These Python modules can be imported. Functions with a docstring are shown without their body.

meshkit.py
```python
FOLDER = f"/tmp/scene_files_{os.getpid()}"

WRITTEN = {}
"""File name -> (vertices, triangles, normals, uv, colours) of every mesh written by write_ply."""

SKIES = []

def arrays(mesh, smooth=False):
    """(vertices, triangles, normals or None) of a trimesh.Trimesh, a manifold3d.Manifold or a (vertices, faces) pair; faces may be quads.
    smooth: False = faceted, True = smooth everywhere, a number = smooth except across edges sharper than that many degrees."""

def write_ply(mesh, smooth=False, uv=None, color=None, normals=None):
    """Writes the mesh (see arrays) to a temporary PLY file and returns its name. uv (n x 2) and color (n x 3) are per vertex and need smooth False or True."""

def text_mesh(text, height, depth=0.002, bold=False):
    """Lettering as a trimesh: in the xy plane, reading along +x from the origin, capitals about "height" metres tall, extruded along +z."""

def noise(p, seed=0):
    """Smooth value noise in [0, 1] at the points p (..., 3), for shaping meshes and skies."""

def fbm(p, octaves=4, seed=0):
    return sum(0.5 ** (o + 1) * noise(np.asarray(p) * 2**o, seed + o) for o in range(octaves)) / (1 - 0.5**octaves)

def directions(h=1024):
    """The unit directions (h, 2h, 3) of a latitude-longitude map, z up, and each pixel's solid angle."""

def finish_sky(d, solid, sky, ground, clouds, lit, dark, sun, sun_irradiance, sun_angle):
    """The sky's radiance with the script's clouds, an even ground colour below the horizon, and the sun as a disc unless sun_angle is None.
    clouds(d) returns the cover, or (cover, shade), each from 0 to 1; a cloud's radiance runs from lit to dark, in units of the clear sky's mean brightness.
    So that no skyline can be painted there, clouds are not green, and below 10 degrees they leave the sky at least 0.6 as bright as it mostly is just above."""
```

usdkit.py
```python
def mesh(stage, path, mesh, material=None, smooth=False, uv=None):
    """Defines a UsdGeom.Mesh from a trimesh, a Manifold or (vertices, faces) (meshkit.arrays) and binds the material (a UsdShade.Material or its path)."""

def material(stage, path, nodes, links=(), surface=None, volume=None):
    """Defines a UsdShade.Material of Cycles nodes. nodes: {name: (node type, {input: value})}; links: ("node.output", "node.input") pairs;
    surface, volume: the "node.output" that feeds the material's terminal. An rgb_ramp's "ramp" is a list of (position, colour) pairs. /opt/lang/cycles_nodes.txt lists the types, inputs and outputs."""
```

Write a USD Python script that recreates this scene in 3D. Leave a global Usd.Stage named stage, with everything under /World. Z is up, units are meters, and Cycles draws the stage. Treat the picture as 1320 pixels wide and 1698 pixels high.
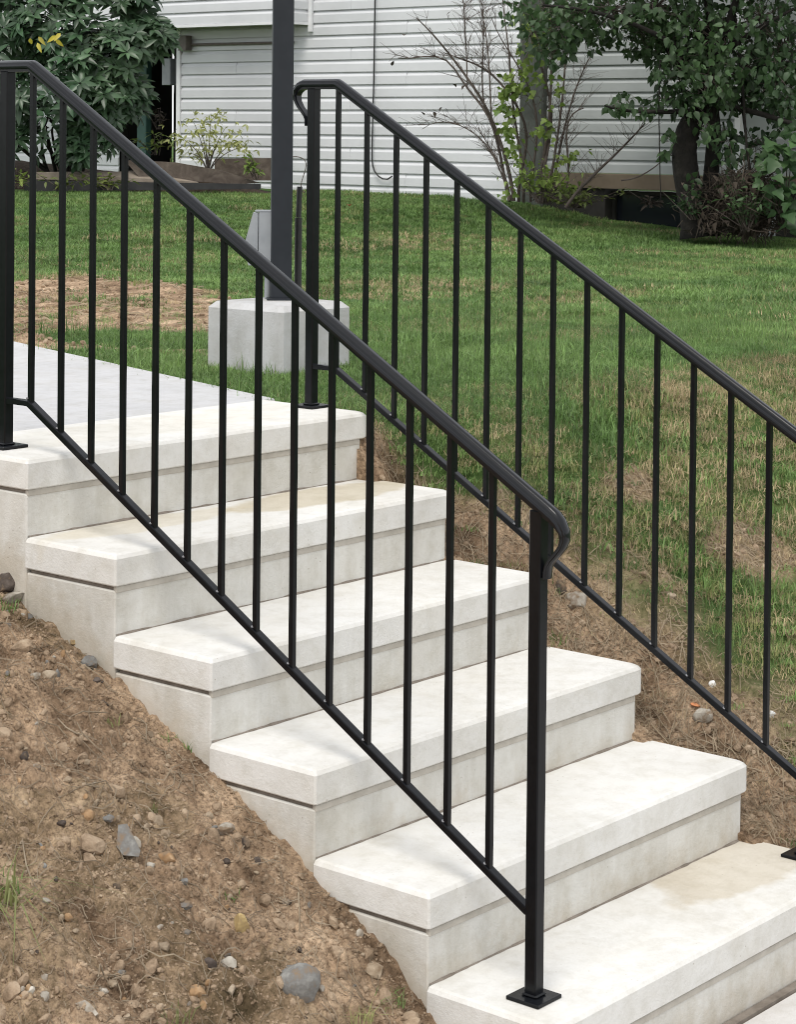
import math, random
import numpy as np, trimesh, manifold3d as m3, usdkit, meshkit
from scipy.spatial import cKDTree
from pxr import Usd, UsdGeom, UsdLux, UsdShade, Gf, Sdf, Vt

random.seed(7)
rng = np.random.default_rng(7)
stage = Usd.Stage.CreateInMemory()
UsdGeom.SetStageUpAxis(stage, "Z")
UsdGeom.SetStageMetersPerUnit(stage, 1.0)
UsdGeom.Xform.Define(stage, "/World")
UsdGeom.Scope.Define(stage, "/World/Looks")

# ------------------------------------------------------------------ camera
F, PX, PY, WPX, HPX = 3564.83, 660.0, 279.93, 1320.0, 1698.0
CAM = np.array([-3.0054, -3.5568, 0.7003])
YAW, PITCH, ROLL = 0.8716, -0.0152, 0.0099
fw = np.array([math.sin(YAW) * math.cos(PITCH), math.cos(YAW) * math.cos(PITCH), math.sin(PITCH)])
r0 = np.array([math.cos(YAW), -math.sin(YAW), 0.0])
u0 = np.cross(r0, fw)
RT = r0 * math.cos(ROLL) + u0 * math.sin(ROLL)
UP = -r0 * math.sin(ROLL) + u0 * math.cos(ROLL)
cam = UsdGeom.Camera.Define(stage, "/World/camera")
mtx = Gf.Matrix4d(*RT, 0, *UP, 0, *(-fw), 0, *CAM, 1)
cam.AddTransformOp().Set(mtx)
HAP = 36.0
cam.CreateHorizontalApertureAttr(HAP)
cam.CreateVerticalApertureAttr(HAP * HPX / WPX)
cam.CreateFocalLengthAttr(F / WPX * HAP)
cam.CreateHorizontalApertureOffsetAttr(0.0)
cam.CreateVerticalApertureOffsetAttr(-(HPX / 2 - PY) / WPX * HAP)
cam.CreateClippingRangeAttr(Gf.Vec2f(0.1, 500))
cam.CreateExposureAttr(0.76)

# ------------------------------------------------------------------ sky and sun (thin overcast)
SUN = np.array([-0.62, -0.30, 1.15]); SUN /= np.linalg.norm(SUN)
SUN_EL, SUN_ROT = math.asin(SUN[2]), math.atan2(SUN[0], SUN[1])
MATS = {}


def mat(name, nodes, links, surface="p.BSDF"):
    MATS[name] = usdkit.material(stage, "/World/Looks/" + name, nodes, links, surface=surface)
    return MATS[name]


sky_m = mat("overcast_sky", {
    "sky": ("sky_texture", {"sky_type": "single_scattering", "sun_disc": False, "sun_elevation": SUN_EL, "sun_rotation": SUN_ROT, "aerosol_density": 1.5}),
    "tc": ("texture_coordinate", {}),
    "n": ("noise_texture", {"scale": 2.2, "detail": 5.0, "roughness": 0.55}),
    "cr": ("rgb_ramp", {"ramp": [(0.3, (5.4, 5.5, 5.7)), (0.7, (7.6, 7.6, 7.6))]}),
    "mx": ("mix_color", {"fac": 0.86}),
    "bg": ("background_shader", {"strength": 0.12})},
    [("tc.generated", "n.vector"), ("n.fac", "cr.fac"), ("sky.color", "mx.a"), ("cr.color", "mx.b"), ("mx.result", "bg.color")], "bg.background")
dome = UsdLux.DomeLight.Define(stage, "/World/sky")
UsdShade.MaterialBindingAPI.Apply(dome.GetPrim()).Bind(sky_m)
dome.GetPrim().SetCustomDataByKey("label", "pale overcast daylight sky above the house and the steps")
dome.GetPrim().SetCustomDataByKey("category", "sky")
dome.GetPrim().SetCustomDataByKey("kind", "structure")
sun = UsdLux.DistantLight.Define(stage, "/World/sun")
sun.CreateIntensityAttr(0.34)
sun.CreateAngleAttr(22.0)
sun.CreateNormalizeAttr(True)
sun.CreateColorAttr(Gf.Vec3f(1.0, 0.955, 0.89))
zc = SUN
xc = np.cross([0, 0, 1.0], zc); xc /= np.linalg.norm(xc)
yc = np.cross(zc, xc)
sun.AddTransformOp().Set(Gf.Matrix4d(*xc, 0, *yc, 0, *zc, 0, 0, 0, 20, 1))

# ------------------------------------------------------------------ helpers
used = {}


def numbered(path):
    n = used.get(path, 0)
    used[path] = n + 1
    return path if n == 0 else f"{path}_{n:03d}"


def tag(prim, label=None, cat=None, group=None, kind=None):
    p = prim.GetPrim() if hasattr(prim, "GetPrim") else prim
    for k, v in (("label", label), ("category", cat), ("group", group), ("kind", kind)):
        if v:
            p.SetCustomDataByKey(k, v)
    return prim


def thing(name, label, cat, loc=(0, 0, 0), group=None, rot=None):
    x = UsdGeom.Xform.Define(stage, numbered("/World/" + name))
    x.AddTranslateOp().Set(Gf.Vec3d(*map(float, loc)))
    if rot is not None:
        x.AddRotateZOp().Set(float(rot))
    tag(x, label, cat, group)
    x.loc = np.array(loc, float)
    return x


def obj(name, mesh, material, parent=None, smooth=False, label=None, cat=None, group=None, kind=None, local=False):
    """One Mesh prim; coordinates are world coordinates unless local."""
    base = "/World/" if parent is None else str(parent.GetPath()) + "/"
    if parent is not None and not local:
        off = getattr(parent, "loc", None)
        if off is not None:
            v, f, _ = meshkit.arrays(mesh, False)
            mesh = (v - off, f)
    m = usdkit.mesh(stage, numbered(base + name), mesh, MATS[material], smooth=smooth)
    if parent is not None:
        m.loc = getattr(parent, "loc", np.zeros(3))
    tag(m, label, cat, group, kind)
    return m


def P(px, py, d):
    """A point of the place, seen in this direction at that distance."""
    return CAM + (fw + RT * (px - PX) / F - UP * (py - PY) / F) * d


def PX_plane(px, py, X):
    dr = fw + RT * (px - PX) / F - UP * (py - PY) / F
    return CAM + dr * (X - CAM[0]) / dr[0]


def project(p):
    q = np.asarray(p, float) - CAM
    d = q @ fw
    return np.stack([PX + F * (q @ RT) / d, PY - F * (q @ UP) / d, d], -1)


def box(x0, x1, y0, y1, z0, z1):
    b = trimesh.creation.box([x1 - x0, y1 - y0, z1 - z0])
    b.apply_translation([(x0 + x1) / 2, (y0 + y1) / 2, (z0 + z1) / 2])
    return b


def hull(points):
    return trimesh.convex.convex_hull(np.asarray(points))


def bevel_box(x0, x1, y0, y1, z0, z1, c=0.006):
    pts = []
    for sx, xa in ((1, x0), (-1, x1)):
        for sy, ya in ((1, y0), (-1, y1)):
            for sz, za in ((1, z0), (-1, z1)):
                pts += [(xa, ya + sy * c, za + sz * c), (xa + sx * c, ya, za + sz * c), (xa + sx * c, ya + sy * c, za)]
    return hull(pts)


ICO2 = trimesh.creation.icosphere(2).vertices


def round_box(x0, x1, y0, y1, z0, z1, r=0.008, arc_right=0.0):
    pts = []
    for x in (x0 + r, x1 - r):
        for y in (y0 + r, y1 - r):
            for z in (z0 + r, z1 - r):
                if arc_right and x > x0 + r and y < y1 - r * 2:
                    R = arc_right
                    for a in np.linspace(-math.pi / 2, 0, 7):
                        cx, cy = x1 - R + (R - r) * math.cos(a), y0 + R + (R - r) * math.sin(a)
                        pts.append(ICO2 * r + [cx, cy, z])
                else:
                    pts.append(ICO2 * r + [x, y, z])
    return hull(np.vstack(pts))


def cat(meshes):
    vs, fs, n = [], [], 0
    for m in meshes:
        v, f = (np.asarray(m[0]), np.asarray(m[1])) if isinstance(m, tuple) else (np.asarray(m.vertices), np.asarray(m.faces))
        if f.shape[1] == 4:
            f = np.vstack([f[:, [0, 1, 2]], f[:, [0, 2, 3]]])
        vs.append(v); fs.append(f + n); n += len(v)
    return np.vstack(vs), np.vstack(fs)


def tube(points, radii, sides=7, caps=True):
    p = np.asarray(points, float)
    t = np.gradient(p, axis=0)
    t /= np.linalg.norm(t, axis=1, keepdims=True) + 1e-12
    ref = np.array([0.31, 0.95, 0.05]) if abs(t[0] @ np.array([0.31, 0.95, 0.05])) < 0.9 else np.array([1.0, 0, 0])
    a = np.cross(t, ref); a /= np.linalg.norm(a, axis=1, keepdims=True) + 1e-12
    b = np.cross(t, a)
    ang = np.arange(sides) * 2 * np.pi / sides
    rr = np.broadcast_to(radii, (len(p),))[:, None, None]
    v = (p[:, None] + rr * (np.cos(ang)[None, :, None] * a[:, None] + np.sin(ang)[None, :, None] * b[:, None])).reshape(-1, 3)
    i, j = np.meshgrid(np.arange(len(p) - 1), np.arange(sides), indexing="ij")
    q = np.stack([i * sides + j, i * sides + (j + 1) % sides, (i + 1) * sides + (j + 1) % sides, (i + 1) * sides + j], -1).reshape(-1, 4)
    f = np.vstack([q[:, [0, 1, 2]], q[:, [0, 2, 3]]])
    if caps:
        n = len(v)
        v = np.vstack([v, p[0], p[-1]])
        k = np.arange(sides)
        k2 = (k + 1) % sides
        last = (len(p) - 1) * sides
        f = np.vstack([f, np.stack([k2, k, np.full(sides, n)], 1), np.stack([last + k, last + k2, np.full(sides, n + 1)], 1)])
    return v, f[:, ::-1]


def resample(pts, n):
    """Smooth curve through control points."""
    pts = np.asarray(pts, float)
    if len(pts) < 3:
        t = np.linspace(0, 1, n)[:, None]
        return pts[0] * (1 - t) + pts[-1] * t
    from scipy.interpolate import CubicSpline
    s = np.r_[0, np.cumsum(np.linalg.norm(np.diff(pts[:, :3], axis=0), axis=1) + 1e-9)]
    return CubicSpline(s, pts)(np.linspace(0, s[-1], n))


def rot_rand(n, r=rng):
    q = r.normal(size=(n, 4)); q /= np.linalg.norm(q, axis=1, keepdims=True)
    w, x, y, z = q.T
    return np.stack([1 - 2 * (y * y + z * z), 2 * (x * y - z * w), 2 * (x * z + y * w), 2 * (x * y + z * w), 1 - 2 * (x * x + z * z), 2 * (y * z - x * w),
                     2 * (x * z - y * w), 2 * (y * z + x * w), 1 - 2 * (x * x + y * y)], -1).reshape(n, 3, 3)


def stamp(variants, which, rots, scales, locs):
    """Many copies of small shapes as one (vertices, faces)."""
    vs, fs, n = [], [], 0
    for k, (v, f) in enumerate(variants):
        sel = np.nonzero(which == k)[0]
        if not len(sel):
            continue
        vv = np.einsum("nij,nvj->nvi", rots[sel], v[None] * scales[sel][:, None, :]) + locs[sel][:, None, :]
        ff = f[None] + (np.arange(len(sel)) * len(v))[:, None, None] + n
        vs.append(vv.reshape(-1, 3)); fs.append(ff.reshape(-1, 3)); n += len(sel) * len(v)
    return np.vstack(vs), np.vstack(fs)


def sstep(x, a, b):
    t = np.clip((x - a) / (b - a), 0, 1)
    return t * t * (3 - 2 * t)


def p2(x, y, s, z=0.0):
    return np.stack([x * s, y * s, np.full_like(x, z)], -1)


# ------------------------------------------------------------------ materials
def noise_mat(name, stops, scale=8.0, detail=6.0, rough=0.6, bump=0.0, bump_scale=60.0, bump_dist=0.002, vary=0.0, spec=0.4, distortion=0.0, nrough=0.6, island=0.0, extra=None):
    nodes = {"g": ("geometry", {}), "n": ("noise_texture", {"scale": scale, "detail": detail, "roughness": nrough, "distortion": distortion}),
             "cr": ("rgb_ramp", {"ramp": stops}), "p": ("principled_bsdf", {"roughness": rough, "specular_ior_level": spec})}
    links = [("g.position", "n.vector"), ("n.fac", "cr.fac")]
    col = "cr.color"
    if vary or island:
        nodes["oi"] = ("object_info", {})
        nodes["mr"] = ("map_range", {"from_min": 0, "from_max": 1, "to_min": 1 - (vary or island), "to_max": 1 + (vary or island)})
        nodes["hs"] = ("hsv", {})
        links += [("oi.random" if vary else "g.random_per_island", "mr.value"), ("mr.result", "hs.value"), (col, "hs.color")]
        col = "hs.color"
    links.append((col, "p.base_color"))
    if bump:
        nodes["n2"] = ("noise_texture", {"scale": bump_scale, "detail": 5.0, "roughness": 0.65})
        nodes["b"] = ("bump", {"strength": bump, "distance": bump_dist})
        links += [("g.position", "n2.vector"), ("n2.fac", "b.height"), ("b.normal", "p.normal")]
    return mat(name, nodes, links)


def concrete(name, lo, mid, hi, stains=(), pits=1.0, streak=0.0, band=False, broom=False):
    nodes = {"g": ("geometry", {}), "oi": ("object_info", {}),
             "n": ("noise_texture", {"scale": 3.5, "detail": 7.0, "roughness": 0.62}),
             "cr": ("rgb_ramp", {"ramp": [(0.28, lo), (0.5, mid), (0.72, hi)]}),
             "n3": ("noise_texture", {"scale": 22.0, "detail": 6.0, "roughness": 0.7}),
             "cr3": ("rgb_ramp", {"ramp": [(0.32, (0.86, 0.85, 0.82)), (0.55, (1.0, 1.0, 1.0))]}),
             "m3": ("mix_color", {"blend_type": "multiply", "fac": 0.8}),
             "v": ("voronoi_texture", {"scale": 55.0, "randomness": 1.0}),
             "vr": ("rgb_ramp", {"ramp": [(0.0, (0.42, 0.38, 0.32)), (0.06, (0.55, 0.5, 0.44)), (0.1, (1.0, 1.0, 1.0))]}),
             "nm": ("noise_texture", {"scale": 6.0, "detail": 3.0}),
             "nmr": ("map_range", {"from_min": 0.5, "from_max": 0.66, "to_min": 0.0, "to_max": 0.85 * pits, "clamp": True}),
             "m4": ("mix_color", {"blend_type": "multiply"}),
             "nb": ("noise_texture", {"scale": 140.0, "detail": 5.0, "roughness": 0.7}),
             "b": ("bump", {"strength": 0.55, "distance": 0.0025}),
             "b2": ("bump", {"strength": 0.16, "distance": 0.006}),
             "p": ("principled_bsdf", {"roughness": 0.82, "specular_ior_level": 0.25})}
    links = [("g.position", "n.vector"), ("g.position", "n3.vector"), ("g.position", "v.vector"), ("g.position", "nm.vector"), ("g.position", "nb.vector"),
             ("n.fac", "cr.fac"), ("n3.fac", "cr3.fac"), ("cr.color", "m3.a"), ("cr3.color", "m3.b"), ("v.distance", "vr.fac"), ("nm.fac", "nmr.value"),
             ("nmr.result", "m4.fac"), ("m3.result", "m4.a"), ("vr.color", "m4.b"), ("nb.fac", "b.height"), ("n3.fac", "b2.height"), ("b2.normal", "b.normal"), ("b.normal", "p.normal")]
    col = "m4.result"
    nodes["nd"] = ("noise_texture", {"scale": 5.2, "detail": 6.0, "roughness": 0.65, "distortion": 0.8})
    nodes["ndr"] = ("rgb_ramp", {"ramp": [(0.50, (1.0, 1.0, 1.0)), (0.66, (0.88, 0.85, 0.78))]})
    nodes["md"] = ("mix_color", {"blend_type": "multiply", "fac": 0.32})
    links += [("g.position", "nd.vector"), ("nd.fac", "ndr.fac"), (col, "md.a"), ("ndr.color", "md.b")]
    col = "md.result"
    if band:  # earth smeared on the side walls along the soil line
        nodes.update({"bx": ("separate_xyz", {}), "by": ("math", {"math_type": "multiply_add", "value2": -0.53, "value3": 0.262}), "bz": ("math", {"math_type": "add"}), "bn": ("noise_texture", {"scale": 16.0, "detail": 6.0, "roughness": 0.7}),
                      "bm": ("math", {"math_type": "multiply_add", "value2": 0.22, "value3": -0.11}), "bs": ("math", {"math_type": "add"}), "br": ("map_range", {"from_min": -0.005, "from_max": 0.075, "to_min": 0.5, "to_max": 0.0, "clamp": True}), "bc": ("mix_color", {"blend_type": "multiply", "b": (0.70, 0.60, 0.47)})})
        links += [("g.position", "bx.vector"), ("bx.y", "by.value1"), ("by.value", "bz.value1"), ("bx.z", "bz.value2"), ("g.position", "bn.vector"), ("bn.fac", "bm.value1"), ("bm.value", "bs.value1"), ("bz.value", "bs.value2"), ("bs.value", "br.value"), ("br.result", "bc.fac"), (col, "bc.a")]
        col = "bc.result"
    if broom:
        nodes.update({"wm": ("mapping", {"scale": (5.0, 260.0, 5.0), "rotation": (0, 0, -0.3)}), "wn": ("noise_texture", {"scale": 1.0, "detail": 3.0}), "wr": ("rgb_ramp", {"ramp": [(0.35, (0.90, 0.90, 0.90)), (0.65, (1.03, 1.03, 1.03))]}), "wx": ("mix_color", {"blend_type": "multiply", "fac": 0.8}), "wb": ("bump", {"strength": 0.5, "distance": 0.002})})
        links += [("g.position", "wm.vector"), ("wm.vector", "wn.vector"), ("wn.fac", "wr.fac"), (col, "wx.a"), ("wr.color", "wx.b"), ("wn.fac", "wb.height"), ("wb.normal", "b2.normal")]
        col = "wx.result"
    if streak:
        nodes["mp"] = ("mapping", {"scale": (14.0, 14.0, 1.6)})
        nodes["ns"] = ("noise_texture", {"scale": 1.0, "detail": 4.0, "roughness": 0.6})
        nodes["sr"] = ("rgb_ramp", {"ramp": [(0.42, (0.80, 0.78, 0.74)), (0.6, (1.0, 1.0, 1.0))]})
        nodes["ms"] = ("mix_color", {"blend_type": "multiply", "fac": streak})
        links += [("g.position", "mp.vector"), ("mp.vector", "ns.vector"), ("ns.fac", "sr.fac"), (col, "ms.a"), ("sr.color", "ms.b")]
        col = "ms.result"
    for i, (cx, cy, cz, sx, sy, tint, amt) in enumerate(stains):
        a = f"s{i}"
        nodes.update({a + "o": ("vector_math", {"math_type": "subtract", "vector2": (cx, cy, cz)}), a + "k": ("vector_math", {"math_type": "multiply", "vector2": (1 / sx, 1 / sy, 8.0)}),
                      a + "l": ("vector_math", {"math_type": "length"}), a + "n": ("noise_texture", {"scale": 9.0, "detail": 4.0}),
                      a + "a": ("math", {"math_type": "multiply_add", "value2": 1.1, "value3": -0.55}), a + "s": ("math", {"math_type": "add"}),
                      a + "m": ("map_range", {"from_min": 0.85, "from_max": 1.05, "to_min": amt, "to_max": 0.0, "clamp": True}), a + "x": ("mix_color", {"blend_type": "multiply", "b": tint})})
        links += [("g.position", a + "o.vector1"), (a + "o.vector", a + "k.vector1"), (a + "k.vector", a + "l.vector1"), ("g.position", a + "n.vector"), (a + "n.fac", a + "a.value1"),
                  (a + "a.value", a + "s.value1"), (a + "l.value", a + "s.value2"), (a + "s.value", a + "m.value"), (a + "m.result", a + "x.fac"), (col, a + "x.a")]
        col = a + "x.result"
    links.append((col, "p.base_color"))
    return mat(name, nodes, links)


R, T, W, HS = 0.1676, 0.28, 1.12, 0.066
concrete("tread_concrete", (0.56, 0.545, 0.51), (0.612, 0.602, 0.572), (0.65, 0.644, 0.622), pits=1.0, stains=[
    (0.86, -0.10, -R, 0.36, 0.10, (0.80, 0.74, 0.62), 0.9), (0.92, -1.20, -5 * R, 0.28, 0.12, (0.82, 0.76, 0.66), 0.85), (0.30, -0.06, -R, 0.3, 0.07, (0.90, 0.84, 0.72), 0.7), (0.55, 0.2, 0.0, 0.55, 0.13, (0.97, 0.94, 0.86), 0.4)])
concrete("riser_concrete", (0.50, 0.49, 0.455), (0.575, 0.565, 0.53), (0.625, 0.62, 0.59), pits=1.2, streak=0.5, band=True)
concrete("path_concrete", (0.425, 0.425, 0.43), (0.465, 0.465, 0.47), (0.50, 0.50, 0.505), pits=0.3, broom=True)
concrete("pavement_concrete", (0.42, 0.40, 0.38), (0.50, 0.48, 0.46), (0.56, 0.55, 0.53), pits=0.8)
concrete("footing_concrete", (0.36, 0.36, 0.355), (0.44, 0.44, 0.44), (0.51, 0.51, 0.515), pits=0.7, streak=0.4)
noise_mat("joint_filler", [(0.3, (0.12, 0.10, 0.08)), (0.7, (0.22, 0.19, 0.16))], scale=30, rough=0.95)
noise_mat("front_joint", [(0.3, (0.34, 0.315, 0.27)), (0.7, (0.44, 0.41, 0.36))], scale=30, rough=0.95)
noise_mat("black_metal", [(0.3, (0.0022, 0.0025, 0.0031)), (0.7, (0.0042, 0.0046, 0.0056))], scale=40, rough=0.2, bump=0.2, bump_scale=220, bump_dist=0.0006, spec=0.2)
noise_mat("satin_rail", [(0.3, (0.0028, 0.0032, 0.0040)), (0.7, (0.0050, 0.0055, 0.0067))], scale=40, rough=0.17, bump=0.3, bump_scale=160, bump_dist=0.0006, spec=0.29)
noise_mat("post_paint", [(0.3, (0.013, 0.016, 0.020)), (0.7, (0.018, 0.021, 0.026))], scale=20, rough=0.5, bump=0.2, bump_scale=90, bump_dist=0.001, spec=0.25)
noise_mat("weld_metal", [(0.3, (0.08, 0.08, 0.085)), (0.7, (0.2, 0.2, 0.21))], scale=300, rough=0.3, spec=0.6)
noise_mat("gray_plastic", [(0.3, (0.225, 0.24, 0.255)), (0.7, (0.275, 0.29, 0.305))], scale=15, rough=0.45)
noise_mat("brown_plastic", [(0.3, (0.10, 0.085, 0.075)), (0.7, (0.15, 0.13, 0.115))], scale=20, rough=0.6)
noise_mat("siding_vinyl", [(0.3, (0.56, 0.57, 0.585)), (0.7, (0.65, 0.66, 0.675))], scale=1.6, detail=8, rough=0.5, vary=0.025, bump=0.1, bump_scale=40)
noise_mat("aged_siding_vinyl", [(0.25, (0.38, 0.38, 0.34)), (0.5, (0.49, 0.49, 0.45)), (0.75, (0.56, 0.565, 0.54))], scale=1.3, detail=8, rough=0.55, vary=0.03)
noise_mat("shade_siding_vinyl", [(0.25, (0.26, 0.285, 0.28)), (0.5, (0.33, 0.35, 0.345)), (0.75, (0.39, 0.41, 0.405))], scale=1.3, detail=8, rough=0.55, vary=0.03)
noise_mat("white_trim", [(0.3, (0.68, 0.69, 0.70)), (0.7, (0.76, 0.76, 0.77))], scale=4, rough=0.45)
noise_mat("gray_trim", [(0.25, (0.035, 0.040, 0.034)), (0.55, (0.066, 0.074, 0.064)), (0.8, (0.10, 0.107, 0.096))], scale=5, detail=8, rough=0.8, bump=0.4, bump_scale=50, bump_dist=0.004)
noise_mat("brown_board", [(0.3, (0.11, 0.085, 0.058)), (0.7, (0.17, 0.135, 0.095))], scale=5, rough=0.8)
noise_mat("foundation_block", [(0.3, (0.014, 0.013, 0.011)), (0.7, (0.032, 0.030, 0.026))], scale=9, rough=0.95, bump=0.4, bump_scale=60)
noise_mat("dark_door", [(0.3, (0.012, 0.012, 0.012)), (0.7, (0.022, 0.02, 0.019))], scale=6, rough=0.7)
noise_mat("green_paint", [(0.3, (0.020, 0.055, 0.045)), (0.7, (0.03, 0.075, 0.062))], scale=6, rough=0.6)
noise_mat("timber", [(0.25, (0.05, 0.038, 0.03)), (0.5, (0.095, 0.075, 0.06)), (0.75, (0.15, 0.125, 0.10))], scale=9, detail=8, rough=0.9, bump=0.5, bump_scale=45, bump_dist=0.006, distortion=1.2)
noise_mat("pale_timber", [(0.25, (0.16, 0.13, 0.10)), (0.75, (0.27, 0.23, 0.185))], scale=9, detail=8, rough=0.9, bump=0.5, bump_scale=45, bump_dist=0.006)
noise_mat("black_edging", [(0.3, (0.012, 0.013, 0.014)), (0.7, (0.035, 0.034, 0.034))], scale=9, rough=0.8)
noise_mat("mulch", [(0.3, (0.025, 0.017, 0.012)), (0.7, (0.085, 0.06, 0.042))], scale=28, detail=7, rough=1.0, bump=1.0, bump_scale=50, bump_dist=0.02)
noise_mat("black_cable", [(0.3, (0.012, 0.012, 0.013)), (0.7, (0.02, 0.02, 0.02))], scale=10, rough=0.5)
noise_mat("bark", [(0.3, (0.007, 0.006, 0.005)), (0.55, (0.016, 0.0135, 0.011)), (0.75, (0.036, 0.031, 0.025))], scale=14, detail=8, rough=0.95, bump=0.9, bump_scale=45, bump_dist=0.012)
noise_mat("twig_bark", [(0.3, (0.05, 0.038, 0.032)), (0.7, (0.12, 0.098, 0.085))], scale=20, rough=0.9)
noise_mat("dead_twig", [(0.3, (0.04, 0.031, 0.023)), (0.7, (0.115, 0.088, 0.064))], scale=6, rough=0.95, island=0.4)
noise_mat("dry_straw", [(0.3, (0.35, 0.27, 0.175)), (0.7, (0.56, 0.45, 0.31))], scale=12, rough=0.85, island=0.4)
noise_mat("root_fibre", [(0.3, (0.24, 0.18, 0.12)), (0.7, (0.50, 0.41, 0.29))], scale=15, rough=0.9, island=0.45)
noise_mat("clod_earth", [(0.30, (0.125, 0.086, 0.056)), (0.42, (0.29, 0.21, 0.140)), (0.53, (0.47, 0.35, 0.240)), (0.68, (0.63, 0.50, 0.36))], scale=14, detail=9, nrough=.75, rough=1.0, bump=0.8, bump_scale=160, bump_dist=0.004, island=0.35, spec=0.1)
for nm, a, b in (("tan_stone", (0.30, 0.235, 0.165), (0.46, 0.38, 0.285)), ("pale_stone", (0.38, 0.345, 0.29), (0.55, 0.51, 0.44)), ("orange_stone", (0.34, 0.21, 0.11), (0.47, 0.33, 0.20)),
                 ("gray_stone", (0.17, 0.165, 0.155), (0.29, 0.285, 0.265)), ("dark_stone", (0.075, 0.06, 0.05), (0.14, 0.115, 0.10)), ("yellow_stone", (0.38, 0.28, 0.13), (0.52, 0.41, 0.22))):
    noise_mat(nm, [(0.36, (0.17, 0.122, 0.08)), (0.50, tuple(.8 * q for q in a)), (0.70, tuple(.85 * q for q in b))], scale=38, detail=8, rough=0.9, bump=0.5, bump_scale=180, bump_dist=0.003, spec=0.15, vary=.15)
noise_mat("orange_chip", [(0.3, (0.45, 0.17, 0.07)), (0.7, (0.58, 0.26, 0.12))], scale=20, rough=0.8)
noise_mat("white_chip", [(0.3, (0.6, 0.6, 0.58)), (0.7, (0.75, 0.75, 0.73))], scale=20, rough=0.8)

mat("window_glass", {"p": ("principled_bsdf", {"base_color": (0.01, 0.012, 0.016), "roughness": 0.08, "specular_ior_level": 0.5})}, [])


def leafy(name, dark, light, scale=3.0, trans=0.22, rough=0.5, vary=0.3, hue=0.015):
    mat(name, {"g": ("geometry", {}), "n": ("noise_texture", {"scale": scale, "detail": 3.0}), "cr": ("rgb_ramp", {"ramp": [(0.3, dark), (0.7, light)]}),
               "mr": ("map_range", {"from_min": 0, "from_max": 1, "to_min": 1 - vary, "to_max": 1 + vary}), "mh": ("map_range", {"from_min": 0, "from_max": 1, "to_min": 0.5 - hue, "to_max": 0.5 + hue}),
               "oi": ("object_info", {}), "ad": ("math", {"math_type": "add"}), "fr": ("math", {"math_type": "fraction"}),
               "hs": ("hsv", {}), "p": ("principled_bsdf", {"roughness": rough, "specular_ior_level": 0.4}), "t": ("translucent_bsdf", {}), "mx": ("mix_closure", {"fac": trans})},
        [("g.position", "n.vector"), ("n.fac", "cr.fac"), ("g.random_per_island", "ad.value1"), ("oi.random", "ad.value2"), ("ad.value", "fr.value1"), ("fr.value", "mr.value"), ("g.random_per_island", "mh.value"), ("mr.result", "hs.value"), ("mh.result", "hs.hue"),
         ("cr.color", "hs.color"), ("hs.color", "p.base_color"), ("hs.color", "t.color"), ("p.BSDF", "mx.closure1"), ("t.BSDF", "mx.closure2")], "mx.closure")


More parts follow.
